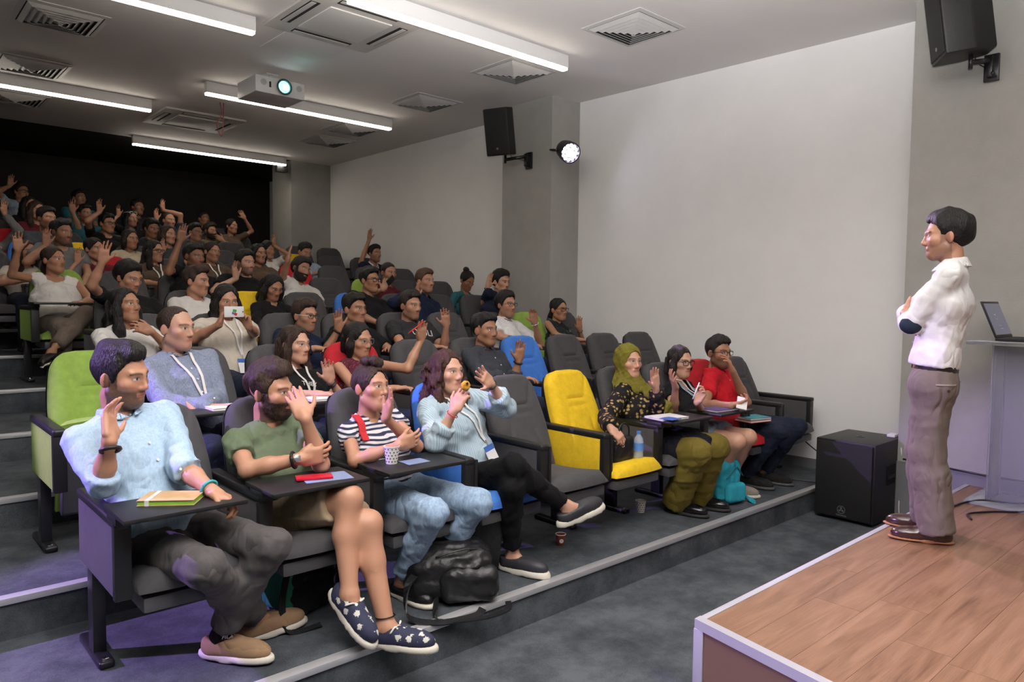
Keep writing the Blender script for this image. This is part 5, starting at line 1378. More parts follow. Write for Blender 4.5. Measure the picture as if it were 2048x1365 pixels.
pts = [drop(G, bc+(Tl*math.cos(t)+Tf*math.sin(t))*.3, -(Tl*math.cos(t)+Tf*math.sin(t)), .004) for t in np.linspace(0, 2*math.pi, 33)]
belt = ribbon('belt', pts, .018, up, pmat('dark_belt', (.018, .010, .008), .4), m, loc, .003)
b = drop(G, bc+Tf*.3, -Tf, .012); box('buckle', (-.022, -.02, -.003), (.022, .02, .003), pmat('buckle', (.12, .06, .04), .35), belt, bevel=.003, mtx=frame(Tl, up, Tf, b-loc))
# elbow patch, pocket welt and pocket button
ep = elL; pf = Field(); pf.add(fell(ep+fl*.012-V(0, 0, .004), np.eye(3), (.056, .056, .052)), .01)
v, q = surf(pf, .006); fmesh('elbow_patch', v, q, cloth('navy_patch', (.02, .03, .05)), [c for c in m.children if c.name.startswith('shirt')][0], loc)
tb = [c for c in m.children if c.name.startswith('trousers')][0]
wl = [drop(G, HZ+up*.0+V(0, 0, .02)+fl*.3-ff*(.01+.03*k), -fl, .003) for k in range(5)]
ribbon('pocket_welt', wl, .004, up, pmat('welt', (.35, .31, .27), .8), tb, loc, .001)
bb_ = drop(G, HZ+V(0, 0, -.01)+fl*.3-ff*.07, -fl, .003); o = lathe('pocket_button', [(.007, 0), (.007, .003), (0, .003)], BRNL, tb, n=12, axis=fl); o.location = tuple(bb_-loc)

# ------------------------------------------------------------------ second row
Y2 = RY0(2)+.08
w = px(402, 812, 3.98)
m, S = P_('B2', 'close-cropped man in grey chambray shirt with white lanyard, second row', (352, 657), Y2, r=2, xs=1.44, tone='fair', hair=('receding', 'brown'), beard=(.22, False), yaw=48, pitch=-2, tyaw=12, lod=1, build=1.06,
    top=dict(kind='shirt', mat=CHAM, sleeve=1.9, neck='collar', vdepth=.10), L_arm=dict(w=w, d=V(-.8, -.5, .1), n=V(-.2, .6, -.8), curl=1.25, thumb=.1, pole=V(.7, .2, -.8)))
lanyard(m, S, S['loc'], .40, False, .0)
w = px(660, 762, 4.02); tip = px(648, 692, 3.98)
m, S = P_('C2', 'woman with long brown hair in black printed tee raising a hand, second row', (590, 690), Y2, r=2, xs=2.02, fem=True, tone='fair', hair=('long', 'brown'), yaw=46, pitch=0, tyaw=14, lod=1,
    top=dict(kind='tee', mat=BLKT, sleeve=.5, neck='crew'), L_arm=dict(w=w, d=upv(w, tip), n=V(-.3, -.9, .1), curl=.14, spread=.9, el=px(696, 812, 4.08)))
lanyard(m, S, S['loc'], .33, False, .02); a = S['A'][-1]
for k in (.06, .12): bracelet(m, 'bracelet', a[2]*(1-k)+a[1]*k, a[2]-a[1], .029, BLKS, S['loc'], .0035)
F, N, up, Tl, Tf = S['topF'], S['N'], S['up'], S['Tl'], S['Tf']; PRN = pmat('white_print', (.65, .65, .65), .7)
pt_ = drop(F, N-up*.185+Tf*.3, -Tf, .004); tsh = [c for c in m.children if c.name.startswith('t_shirt')][0]
text_obj('shirt_print', 'THEY', .045, PRN, frame(Tl, nrm(up-Tf*.2), nrm(Tf), pt_+Tf*.012-S['loc']), tsh)
w = px(842, 680, 4.12); tip = px(846, 630, 4.06); el = px(815, 738, 4.12)
m, S = P_('D2', 'woman with glasses in maroon floral sleeveless top holding up a red pen', (716, 680), Y2, r=2, xs=2.53, fem=True, tone='light', hair=('bob', 'black'), yaw=46, pitch=-8, roll=-4, tyaw=20, lod=1, build=1.06,
    top=dict(kind='tank', mat=MFLO, sleeve=0, neck='crew'), L_arm=dict(w=w, d=upv(w, tip), n=V(-.1, -.95, .1), curl=.10, spread=.5, thumb=.3, el=el))
glasses(m, S['c'], S['R'], S['s'], 'metal', S['loc'], .0013, (.024, .020))
pe = px(833, 655, 4.04); d = nrm(V(.75, 0, .45)); o = tube('red_pen', [pe-d*.075, pe+d*.07], .005, pmat('red_pen', (.55, .02, .02), .3), loc=pe); tag(o, 'red pen across the raised palm of the woman in floral top', 'pen')
w = px(1037, 722, 4.10); tip = px(1043, 668, 4.06)
m, S = P_('F2', 'man in dark slate shirt raising an open hand beside blue chair', (970, 661), Y2, r=2, xs=3.62, tone='olive', hair=('short', 'black'), beard=(.15, False), yaw=46, pitch=0, tyaw=14, lod=1, build=1.0,
    top=dict(kind='shirt', mat=DGRY, sleeve=1.55, neck='collar', vdepth=.08), L_arm=dict(w=w, d=upv(w, tip), n=V(-.35, -.9, .1), curl=.10, spread=.6, el=px(1026, 768, 4.15)))
a = S['A'][-1]; bracelet(m, 'wrist_band', a[2]*.92+a[1]*.08, a[2]-a[1], .032, BLKS, S['loc'], .007)

# ------------------------------------------------------------------ third row
Y3 = RY0(3)+.08
P_('B3', 'girl with long black hair in white tee looking up beside the grey-shirted man', (250, 612), Y3, r=3, xs=1.40, fem=True, tone='olive', hair=('long', 'black'), yaw=42, pitch=8, tyaw=10, lod=1, top=dict(kind='tee', mat=WHT, sleeve=.55, neck='crew'),
   L_arm=dict(w=px(303, 664, 5.08), d=V(-.8, -.1, .35), n=V(-.1, .9, -.3), curl=.5, thumb=.5, pole=V(.8, 0, -.8)))
wl, wr = px(498, 655, 4.92), px(438, 650, 4.92)
m, S = P_('C3', 'dark-haired woman in cream tee photographing with a white phone', (452, 602), Y3, r=3, xs=2.02, fem=True, tone='light', hair=('long', 'black'), yaw=22, pitch=-10, tyaw=10, lod=1, build=1.18, top=dict(kind='tee', mat=CREAM, sleeve=.6, neck='v', vdepth=.05),
   L_arm=dict(w=wl, d=V(-.25, -.1, .9), n=V(-.8, -.3, .2), curl=.75, thumb=.4, pole=V(.8, .1, -.7)), R_arm=dict(w=wr, d=V(.25, -.1, .9), n=V(.8, -.3, .2), curl=.75, thumb=.4, pole=V(-.8, .1, -.7)))
lanyard(m, S, S['loc'], .34, True, 0)
pp_ = px(468, 624, 4.86); t = empty('phone', tuple(pp_)); M = Matrix.Rotation(math.radians(8), 4, 'Z')
box('body', (-.070, -.004, -.036), (.070, .004, .036), WHITEP, t, bevel=.004, mtx=M)
box('green_mark', (-.012, -.0052, -.002), (.014, -.0038, .016), pmat('print_green', (.05, .4, .08), .5), t, mtx=M @ Matrix.Rotation(.2, 4, 'Y'))
box('red_mark', (.002, -.0052, -.02), (.024, -.0038, -.002), pmat('print_red', (.5, .03, .03), .5), t, mtx=M @ Matrix.Rotation(.4, 4, 'Y')); box('blue_mark', (-.016, -.0052, -.016), (-.004, -.0038, -.002), pmat('print_blue', (.05, .12, .45), .5), t, mtx=M)
lathe('camera_lens', [(.004, 0), (.004, .001), (0, .001)], BLACK, t, loc=(.058, -.0042, .0), n=10, axis=(0, -1, 0))
tag(t, 'white phone with coloured cube print held up by the woman in cream', 'phone')
m, S = P_('D3', 'man with black glasses in dark navy shirt, third row', (609, 632), Y3, r=3, xs=2.56, tone='light', hair=('short', 'brown'), beard=(.3, False), yaw=46, pitch=-4, tyaw=12, lod=1, top=dict(kind='shirt', mat=NAVY, sleeve=1.9, neck='crew'))
glasses(m, S['c'], S['R'], S['s'], 'black', S['loc'], .0022, (.025, .014), True)
w = px(677, 660, 5.14)
m, S = P_('E3', 'young dark-haired man in black raising a hand with black wristband', (709, 619), Y3, r=3, xs=3.08, tone='olive', hair=('short', 'black'), yaw=44, pitch=0, tyaw=12, lod=1, build=.95, top=dict(kind='tee', mat=BLKT, sleeve=.6), R_arm=dict(w=w, d=upv(w, px(673, 608, 5.1)), n=V(.1, -.95, .1), curl=.08, spread=1.2, pole=V(-.6, 0, -.9)))
a = S['A'][1]; bracelet(m, 'wrist_band', a[2]*.94+a[1]*.06, a[2]-a[1], .031, BLKS, S['loc'], .008)
w = px(892, 652, 5.12)
m, S = P_('F3', 'man in charcoal tee with white lettering raising his hand', (820, 612), Y3, r=3, xs=3.62, tone='light', hair=('short', 'dark'), beard=(.45, False), yaw=44, pitch=-2, tyaw=10, lod=1, build=1.05, top=dict(kind='tee', mat=CHAR, sleeve=.6), L_arm=dict(w=w, d=upv(w, px(888, 605, 5.08)), n=V(-.5, -.8, .1), curl=.10, spread=.5, el=px(888, 700, 5.2)))
F, N, up, Tl, Tf = S['topF'], S['N'], S['up'], S['Tl'], S['Tf']; pt_ = drop(F, N-up*.165+Tf*.3, -Tf, .004)
text_obj('shirt_print', 'OJIULI', .085, PRN, frame(Tl, nrm(up), nrm(Tf), pt_+Tf*.016-S['loc']), [c for c in m.children if c.name.startswith('t_shirt')][0])
w = px(1069, 645, 5.12)
m, S = P_('H3', 'man with glasses in white shirt raising his hand beside green chair', (1012, 610), Y3, r=3, xs=4.68, tone='light', hair=('thick', 'black'), beard=(.4, False), yaw=46, pitch=0, tyaw=14, lod=1, top=dict(kind='shirt', mat=WSH, sleeve=.8, neck='collar', vdepth=.14), L_arm=dict(w=w, d=upv(w, px(1062, 605, 5.08)), n=V(-.6, -.7, .1), curl=.22, spread=.5, el=px(1080, 690, 5.2)))
glasses(m, S['c'], S['R'], S['s'], 'blue', S['loc'], .0022, (.025, .015)); a = S['A'][-1]; bracelet(m, 'wrist_watch', a[2]*.95+a[1]*.05, a[2]-a[1], .033, CHROME, S['loc'], .006)
w = px(1159, 660, 5.12)
m, S = P_('J3', 'woman with glasses in dark floral sleeveless top by the grey column', (1117, 620), Y3, r=3, xs=5.42, fem=True, tone='olive', hair=('pony', 'black'), yaw=46, pitch=0, tyaw=14, lod=1, top=dict(kind='tank', mat=DFLO, sleeve=0, neck='v', vdepth=.10), L_arm=dict(w=w, d=upv(w, px(1156, 620, 5.1)), n=V(-.2, -.9, .1), curl=.10, spread=1.0, el=px(1172, 705, 5.2)))
glasses(m, S['c'], S['R'], S['s'], 'brown', S['loc'], .0024, (.027, .018)); a = S['A'][-1]; bracelet(m, 'bracelet', a[2]*.94+a[1]*.06, a[2]-a[1], .028, BLKS, S['loc'], .003)

# ------------------------------------------------------------------ fourth row
Y4 = RY0(4)+.06
w = px(204, 525, 6.16)
P_('B4', 'young man with thick black hair, head bowed, one bare arm straight up at left', (258, 556), Y4, r=4, xs=1.64, tone='light', hair=('thick', 'black'), yaw=40, pitch=-16, tyaw=8, lod=2, top=dict(kind='tee', mat=BLKT, sleeve=.5), R_arm=dict(w=w, d=upv(w, px(212, 478, 6.12)), n=V(.2, -.95, .1), curl=.08, spread=1.2, el=px(184, 572, 6.22)))
P_('C4', 'man with short brown hair in white tee behind the phone woman', (393, 563), Y4, r=4, xs=2.17, tone='light', hair=('short', 'brown'), yaw=58, pitch=-3, tyaw=10, lod=2, top=dict(kind='tee', mat=WHT, sleeve=.6))
P_('D4', 'young woman with long black hair looking down in black, by yellow chair', (546, 574), Y4-.06, r=4, xs=2.80, fem=True, tone='olive', hair=('long', 'black'), yaw=30, pitch=-24, tyaw=10, lod=2, top=dict(kind='tee', mat=BLKT, sleeve=1.9, neck='v', vdepth=.1))
m, S = P_('F4', 'man with black-rimmed glasses in black v-neck tee before blue chair', (739, 561), Y4, r=4, xs=3.75, tone='olive', hair=('short', 'black'), yaw=48, pitch=0, tyaw=12, lod=2, build=1.05, top=dict(kind='tee', mat=BLKT, sleeve=.6, neck='v', vdepth=.06))
glasses(m, S['c'], S['R'], S['s'], 'black', S['loc'], .0026, (.025, .016))
P_('G4', 'fair-haired man in navy button shirt raising his right hand', (850, 563), Y4, r=4, xs=4.34, tone='light', hair=('short', 'light'), beard=(.2, False), yaw=44, pitch=0, tyaw=12, lod=2, top=dict(kind='shirt', mat=NAVY, sleeve=1.9, neck='collar', vdepth=.08), R_arm=('up', 834, 582, -.2, -.15))
w = px(975, 575, 6.18)
m, S = P_('I4', 'black-haired man in black tee with raised arm beside the grey column', (1002, 564), Y4-.24, r=4, xs=5.25, tone='fair', hair=('thick', 'black'), yaw=46, pitch=-8, tyaw=8, lod=2, top=dict(kind='tee', mat=NVT, sleeve=.55), R_arm=dict(w=w, d=upv(w, px(985, 532, 6.14)), n=V(.2, -.95, .1), curl=.06, spread=.6, el=px(968, 606, 6.28)))
a = S['A'][1]; bracelet(m, 'bracelet', a[2]*.9+a[1]*.1, a[2]-a[1], .031, BLKS, S['loc'], .004)

# ------------------------------------------------------------------ fifth row
Y5 = RY0(5)+.06
w = px(36, 500, 7.2)
P_('B5', 'woman in white sleeveless top on green aisle chair with arm raised', (107, 521), Y5, r=5, xs=1.33, fem=True, tone='olive', hair=('pony', 'brown'), yaw=42, pitch=4, tyaw=8, lod=2, build=1.12, top=dict(kind='tank', mat=WHT, sleeve=0, neck='scoop'), bottom=dict(kind='trousers', mat=TAUPE, len=-.08, shoe=BLKS, sole=OFFW),
   R_arm=dict(w=w, d=upv(w, px(34, 466, 7.18)), n=V(.1, -.95, .1), curl=.08, spread=1.0, el=px(24, 550, 7.3)), legs={1: dict(k=(1.25, 6.84, 1.36), a=(1.27, 6.86, .965), t=(-.1, -1, 0)), -1: dict(k=(1.42, 6.80, 1.46), a=(1.14, 6.68, 1.16), t=(-.45, -.75, -.1), up=(-.5, -.2, 1))})
w = px(360, 482, 7.2)
P_('D5', 'dark-eyed man in black with forearm raised behind the white tee man', (388, 514), Y5, r=5, xs=2.40, tone='tan', hair=('short', 'black'), beard=(.4, False), yaw=40, pitch=-4, tyaw=8, lod=2, top=dict(kind='tee', mat=BLKT, sleeve=.45), R_arm=dict(w=w, d=upv(w, px(370, 440, 7.15)), n=V(.2, -.95, .1), curl=.06, spread=.5, el=px(337, 545, 7.25)))
P_('E5', 'bearded man in black tee on blue chair raising his right hand', (490, 526), Y5, r=5, xs=2.93, tone='fair', hair=('short', 'dark'), beard=(.8, False), yaw=40, pitch=-3, tyaw=8, lod=2, build=1.08, top=dict(kind='tee', mat=BLKT, sleeve=.6), R_arm=('up', 469, 540, -.2, -.25))
w = px(575, 522, 7.2)
P_('F5', 'full-bearded man in white tee leaning his head, hand raised behind it', (602, 539), Y5-.05, r=5, xs=3.50, tone='light', hair=('thick', 'dark'), beard=(.95, True), yaw=42, pitch=-8, roll=16, tyaw=10, lod=2, top=dict(kind='tee', mat=WHT, sleeve=.55), R_arm=dict(w=w, d=upv(w, px(581, 492, 7.2)), n=V(.9, -.3, .1), curl=.1, spread=.4, el=px(566, 556, 7.35)))
m, S = P_('H5', 'man with cropped hair in maroon holding a phone to his face on green chair', (777, 546), Y5, r=5, xs=4.56, tone='light', hair=('buzz', 'dark'), beard=(.6, False), yaw=36, pitch=-6, tyaw=8, lod=2, top=dict(kind='tee', mat=MARO, sleeve=.6), R_arm=dict(w=px(766, 580, 7.0), d=V(.35, -.1, .9), n=V(.6, .6, .1), curl=.45, spread=.8, pole=V(-.8, 0, -.7)))
p = px(781, 561, 6.96); o = box('phone', (-.035, -.004, -.06), (.035, .004, .06), BLACK, loc=tuple(p), bevel=.003); o.rotation_euler = (.1, .9, .3); tag(o, 'black phone held before the face of the man in maroon', 'phone')
P_('J5', 'woman with hair bun in teal jacket looking down by the pale wall', (934, 562), 7.08, r=5, xs=5.58, fem=True, tone='tan', hair=('bun', 'black'), yaw=40, pitch=-24, tyaw=10, lod=2, top=dict(kind='jacket', mat=TEAL, sleeve=1.9, neck='v', vdepth=.2))

# ------------------------------------------------------------------ sixth to tenth rows
def back(key, lab, hp, r, dy=0.0, **k): k.setdefault('lod', 3); return P_(key, lab, hp, RY0(r)+.05+dy, r=r, **k)
T = lambda mt, sl=.6, **k: dict(kind='tee', mat=mt, sleeve=sl, **k)
back('A6', 'woman with brown hair half hidden behind the raised arm at left', (52, 505), 6, fem=True, tone='light', hair=('long', 'brown'), yaw=40, top=T(CREAM), lod=2)
back('C6', 'smiling dark-haired woman in maroon tee on red chair with hand up', (188, 499), 6, fem=True, tone='light', hair=('pony', 'black'), yaw=42, top=T(MARO), R_arm=('up', 155, 508, -.15, .05), lod=2)
m, S = back('D6', 'girl with glasses and long dark hair wearing a lanyard, sixth row', (308, 503), 6, fem=True, tone='light', hair=('long', 'black'), yaw=48, top=T(BRWN), lod=2); glasses(m, S['c'], S['R'], S['s'], 'black', S['loc'], .0026); lanyard(m, S, S['loc'], .3, False)
m, S = back('E6', 'woman with tied dark hair in brown cardigan and white lanyard', (424, 505), 6, fem=True, tone='olive', hair=('pony', 'dark'), yaw=36, roll=6, top=dict(kind='jacket', mat=BRWN, sleeve=1.9, neck='v', vdepth=.12), lod=2); lanyard(m, S, S['loc'], .3, False)
back('F6', 'dark-haired woman partly hidden behind the bearded man in black tee', (517, 508), 6, fem=True, tone='olive', hair=('bob', 'black'), yaw=36, top=T(BRWN), lod=2)
back('B6', 'young bearded man in dark tee with open hand raised, left of the red chair', (123, 465), 6, tone='olive', hair=('short', 'black'), beard=(.7, False), yaw=40, pitch=-5, top=T(GRYT), R_arm=('up', 92, 473, -.15))
back('D7', 'woman with fringe in cream floral top, seventh row', (260, 479), 7, fem=True, tone='olive', hair=('bob', 'dark'), yaw=34, top=T(LFLO))
back('E7', 'woman with brown hair raising a small open hand, seventh row', (336, 470), 7, fem=True, tone='light', hair=('long', 'brown'), yaw=40, top=T(DGRY), R_arm=('up', 325, 488, -.15, -.2))
back('G7', 'woman with tied hair in white top holding her arm high, middle right', (536, 500), 7, fem=True, tone='olive', hair=('pony', 'black'), yaw=46, pitch=-8, top=T(WHT), L_arm=('up', 547, 478, -.1, -.1))
back('H7', 'man in light blue shirt looking down before the far yellow chair', (609, 504), 7, tone='light', hair=('short', 'black'), yaw=38, pitch=-20, top=dict(kind='shirt', mat=LBLU, sleeve=1.9, neck='collar'))
back('J7', 'man in navy jumper with white collar raising his arm against the pale wall', (749, 508), 7, -.3, tone='olive', hair=('short', 'black'), beard=(.3, False), yaw=42, top=dict(kind='sweater', mat=NAVY, sleeve=.6, neck='collar', cmat=WSH, vdepth=.05), R_arm=dict(w=px(738, 480, RY0(7)-.22), d=V(.05, -.1, 1), n=V(.3, -.9, .1), curl=.08, spread=1.0, el=px(722, 525, RY0(7)-.18)))
back('A8', 'person in grey long sleeves reaching up at the left picture edge', (-28, 462), 8, tone='light', hair=('short', 'dark'), yaw=40, top=T(GRYT, 1.9), L_arm=('up', 8, 412, -.1, .05))
back('B7', 'dark-haired man with moustache on the blue chair at left', (93, 438), 7, tone='olive', hair=('short', 'black'), beard=(.5, False), yaw=38, top=T(DGRY))
m, S = back('D8', 'man with glasses and raised bent arm, eighth row', (214, 448), 8, tone='olive', hair=('short', 'black'), yaw=40, top=T(BLKT), R_arm=('up', 198, 411, -.1, -.1)); glasses(m, S['c'], S['R'], S['s'], 'black', S['loc'], .0028)
back('E8', 'man with dark fringe looking down, eighth row centre', (303, 458), 8, tone='tan', hair=('thick', 'black'), yaw=34, pitch=-10, top=T(CHAR))
m, S = back('F8', 'man with glasses and lanyard, eighth row centre', (390, 466), 8, tone='olive', hair=('short', 'black'), yaw=42, top=T(DGRY)); glasses(m, S['c'], S['R'], S['s'], 'metal', S['loc'], .0024); lanyard(m, S, S['loc'], .3, False)
back('G9', 'bearded man in olive jacket with hand at his mouth', (420, 463), 9, tone='olive', hair=('short', 'dark'), beard=(.9, True), yaw=46, top=dict(kind='jacket', mat=OLV, sleeve=1.85, neck='v'), L_arm=dict(w=px(446, 482, RY0(9)-.15), d=V(-.75, .1, .5), n=V(-.3, .9, .2), curl=.6, pole=V(.8, 0, -.8)))
back('B8', 'woman with brown hair among the rear rows at far left', (73, 422), 8, fem=True, tone='light', hair=('long', 'brown'), yaw=34, top=T(MARO))
back('C9', 'man with moustache and one long arm raised, ninth row left', (169, 428), 9, tone='olive', hair=('short', 'black'), beard=(.6, False), yaw=36, top=T(TEAL), R_arm=dict(w=px(145, 424, RY0(9)-.05), d=V(-.08, -.1, 1), n=V(.1, -.95, .1), curl=.06, spread=1.1, el=px(158, 458, RY0(9))))
m, S = back('E9', 'woman with white sunglasses on her head and hand raised, rear rows', (262, 438), 9, fem=True, tone='olive', hair=('long', 'black'), yaw=34, top=T(BLKT), R_arm=('up', 236, 419, -.1, -.1))
Rg = S['R']; glasses(m, S['c']+Rg[2]*.078-Rg[1]*.035, Rg, S['s'], 'white', S['loc'], .0034)
back('F9', 'man with receding hair and both hands up, ninth row', (337, 442), 9, tone='light', hair=('receding', 'brown'), beard=(.4, False), yaw=40, top=T(DGRY), R_arm=('up', 312, 428, -.1, -.1), L_arm=('up', 325, 409, .1, -.1))
back('H9', 'slim dark-haired woman with bent arm raised, rear right before black wall', (463, 453), 9, fem=True, tone='olive', hair=('pony', 'black'), yaw=46, top=T(BRWN), L_arm=dict(w=px(489, 437, RY0(9)), d=V(-.5, 0, .8), n=V(-.3, -.9, .1), curl=.15, el=px(504, 463, RY0(9)+.05)))
m, S = back('B10', 'man with glasses in grey-blue tee raising a hand in the top left back row', (42, 384), 10, tone='olive', hair=('thick', 'dark'), yaw=40, top=T(LBLU), R_arm=('up', 21, 360, -.1, .1)); glasses(m, S['c'], S['R'], S['s'], 'black', S['loc'], .0028)
back('B9', 'woman with long dark hair near the back at far left', (58, 411), 9, fem=True, tone='light', hair=('long', 'black'), yaw=34, top=T(BLKT))
back('D10', 'man in teal tee half hidden behind a raised hand, back row', (158, 397), 10, tone='tan', hair=('short', 'black'), yaw=34, top=T(TEAL))
back('E10', 'dim figure of a dark-haired man in the back row centre', (275, 415), 10, tone='tan', hair=('short', 'black'), yaw=36, top=T(CHAR))
back('G10', 'dark-haired man on blue chair, last row towards the right', (407, 438), 10, tone='tan', hair=('short', 'black'), yaw=40, top=T(BLKT))
# ------------------------------------------------------------------ seats: colour, occupant and label of each chair
WHO = {'A1': 'the man in light blue shirt', 'B1': 'the man in green tee and shorts', 'C1': 'the woman in striped tee', 'D1': 'the woman in pale blue blouse', 'G1': 'the woman in olive headscarf', 'H1': 'the woman in dungarees', 'I1': 'the man in red polo',
 'B2': 'the man in grey chambray shirt', 'C2': 'the long-haired woman in black printed tee', 'D2': 'the woman holding a red pen', 'F2': 'the man in slate shirt', 'B3': 'the girl in white tee with black hair', 'C3': 'the woman with white phone', 'D3': 'the man in navy shirt with glasses',
 'E3': 'the young man with black wristband', 'F3': 'the man in lettered charcoal tee', 'H3': 'the man with glasses in white shirt', 'J3': 'the woman in dark floral top', 'B4': 'the bowed man with bare arm up', 'C4': 'the brown-haired man in white tee', 'D4': 'the black-haired woman looking down',
 'F4': 'the man in black v-neck and glasses', 'G4': 'the fair-haired man in navy', 'I4': 'the man with raised arm near the column', 'B5': 'the woman in white sleeveless top', 'D5': 'the dark-eyed man in black', 'E5': 'the bearded man in black tee', 'F5': 'the full-bearded man in white tee', 'H5': 'the man in maroon with phone', 'J5': 'the woman with hair bun',
 'A6': 'the woman half hidden at left', 'C6': 'the smiling woman in maroon tee', 'D6': 'the girl with glasses and lanyard', 'E6': 'the woman in brown cardigan', 'F6': 'the half hidden woman behind black tee', 'B6': 'the bearded man with open hand at left', 'D7': 'the woman in cream floral top', 'E7': 'the woman with small raised hand', 'G7': 'the woman in white top with arm high', 'H7': 'the man in light blue shirt, rear', 'J7': 'the man with white collar',
 'A8': 'the grey-sleeved person at the edge', 'B7': 'the man with moustache at left', 'D8': 'the man with glasses and bent arm', 'E8': 'the man with dark fringe', 'F8': 'the man with glasses and lanyard', 'G9': 'the man in olive jacket', 'B8': 'the brown-haired woman at far left rear', 'C9': 'the man with long raised arm', 'E9': 'the woman with white sunglasses', 'F9': 'the man with both hands up', 'H9': 'the slim woman before black wall',
 'B10': 'the man with glasses at top left', 'B9': 'the long-haired woman near the back', 'D10': 'the man in teal tee', 'E10': 'the dim man in last row centre', 'G10': 'the dark-haired man in last row right'}
COLR = {'A2': 'green', 'D1': 'blue', 'F1': 'yellow', 'I1': 'red', 'D2': 'red', 'G2': 'blue', 'I3': 'green', 'D4': 'yellow', 'F4': 'blue', 'B5': 'green', 'E5': 'blue', 'F5': 'blue', 'H5': 'green', 'C6': 'red', 'G6': 'red', 'B7': 'blue', 'C7': 'yellow', 'G7': 'blue', 'H7': 'yellow', 'B8': 'red', 'D9': 'red', 'G10': 'blue', 'F9': 'grey'}
TABL = {'A1': 'open', 'B1': 'open', 'C1': 'open', 'D1': 'stowed', 'E1': 'stowed', 'F1': 'stowed', 'G1': 'open', 'H1': 'open', 'I1': 'stowed', 'J1': 'stowed', 'B5': 'open', 'B2': 'open', 'C2': 'open'}
EMPTY = {'E1': 'empty grey auditorium chair with seat down between blue and yellow chairs, front row', 'F1': 'bright yellow auditorium chair holding a handbag and water bottle, front row', 'J1': 'grey auditorium chair against the white wall at the end of front row',
 'A2': 'lime green aisle chair with tipped-up seat behind the man in light blue shirt', 'E2': 'empty grey chair behind the woman in pale blue blouse', 'G2': 'bright blue empty chair beside the man in slate shirt', 'H2': 'empty grey chair right of the blue one, second row', 'I2': 'empty grey chair behind the woman in headscarf', 'J2': 'empty grey chair by the wall at the end of second row',
 'G3': 'empty grey chair left of the man in white shirt, third row', 'I3': 'lime green chair between the white-shirted man and woman in floral top', 'E4': 'empty grey chair right of the girl looking down, fourth row', 'H4': 'empty grey chair between fair-haired man and the column, fourth row',
 'C5': 'grey chair behind the bowed man with bare arm, fifth row', 'G5': 'empty grey chair right of the full-bearded man', 'I5': 'empty grey chair left of the woman with hair bun', 'G6': 'red chair behind the full-bearded man', 'H6': 'empty grey chair below the far yellow chair, sixth row', 'I6': 'empty grey chair behind the man in maroon, sixth row', 'J6': 'empty grey chair by the pale wall in the sixth row',
 'A7': 'grey chair at the left edge, seventh row', 'C7': 'yellow chair beside the blue one at left, seventh row', 'F7': 'empty grey chair behind the woman in brown cardigan', 'I7': 'empty dark chair right of the far yellow chair, seventh row', 'C8': 'empty dark chair in the eighth row at left', 'G8': 'empty dark chair in the eighth row centre', 'H8': 'empty grey chair behind the woman with arm high', 'I8': 'empty dark chair behind the far yellow chair', 'J8': 'empty dark chair against the pale wall, eighth row',
 'D9': 'red chair behind the man with bent arm, ninth row', 'F10': 'empty dark chair in the last row centre', 'H10': 'empty dark chair near right end of the last row'}
for r in range(1, 11):
    first = {3: 1, 4: 1, 5: 1, 6: 0, 7: 0, 8: 0}.get(r, 0 if r < 3 else 1); last = {4: 8, 10: 7, 9: 7}.get(r, 9)
    for i in range(first, last+1):
        key = 'ABCDEFGHIJ'[i]+str(r)
        if key not in WHO and key not in EMPTY: continue
        col = COLR.get(key, 'grey')
        lab = EMPTY[key] if key in EMPTY else '%s auditorium chair of %s' % (col, WHO[key])
        chair(CX(r, i), r, col, lab, right_arm=(i == last), tablet=TABL.get(key), tipped=(key == 'A2'))
# ------------------------------------------------------------------ things on tablets, seats and the floor
TABZ = TZ(1)+.0795+.6
TABZ = TZ(1)+.001+.678+.0008
def booklet(name, c, size, rz, mat, lab, cat, edge=None, band=None, z=None):
    t = empty(name, (c[0], c[1], z if z is not None else TABZ), rz); L, W, H = size
    box('cover', (-L/2, -W/2, 0), (L/2, W/2, .002), mat, t); box('pages', (-L/2+.003, -W/2+.003, .002), (L/2-.003, W/2-.003, H-.002), edge or pmat('paper_edge', (.72, .70, .64), .8), t)
    box('cover', (-L/2, -W/2, H-.002), (L/2, W/2, H), mat, t)
    if band is not None: box('elastic_band', (-L/2+.028, -W/2-.001, -.0004), (-L/2+.042, W/2+.001, H+.001), band, t)
    return tag(t, lab, cat)
KRAFT = pmat('kraft_cover', (.48, .31, .16), .7, noise=.06, nscale=30); PAPER = pmat('paper', (.74, .73, .70), .8)
booklet('notebook', (.86, 2.83), (.20, .135, .020), -.62, KRAFT, 'kraft notebook with white elastic on the tablet of the man in light blue', 'notebook', pmat('green_pages', (.25, .48, .05), .7), WHITEP)
p = at_y(404, 1012, 2.76); o = box('white_card', (-.045, -.03, 0), (.045, .03, .004), WHITEP, loc=tuple(p), bevel=.001); o.rotation_euler = (.25, -.1, -.5); tag(o, 'white card under the hand of the man in light blue shirt', 'card')
o = box('phone', (-.075, -.036, 0), (.075, .036, .010), pmat('red_phone', (.50, .01, .03), .25), loc=(1.42, 2.80, TABZ+.003), bevel=.004); o.rotation_euler = (0, 0, -.35); tag(o, 'red phone lying on the tablet of the man in shorts', 'phone')
o = box('leaflet', (-.10, -.07, 0), (.10, .07, .002), pmat('leaflet_blue', (.20, .25, .42), .6), loc=(1.47, 2.79, TABZ)); o.rotation_euler = (0, 0, -.2); tag(o, 'blue-grey leaflet under the red phone', 'leaflet')
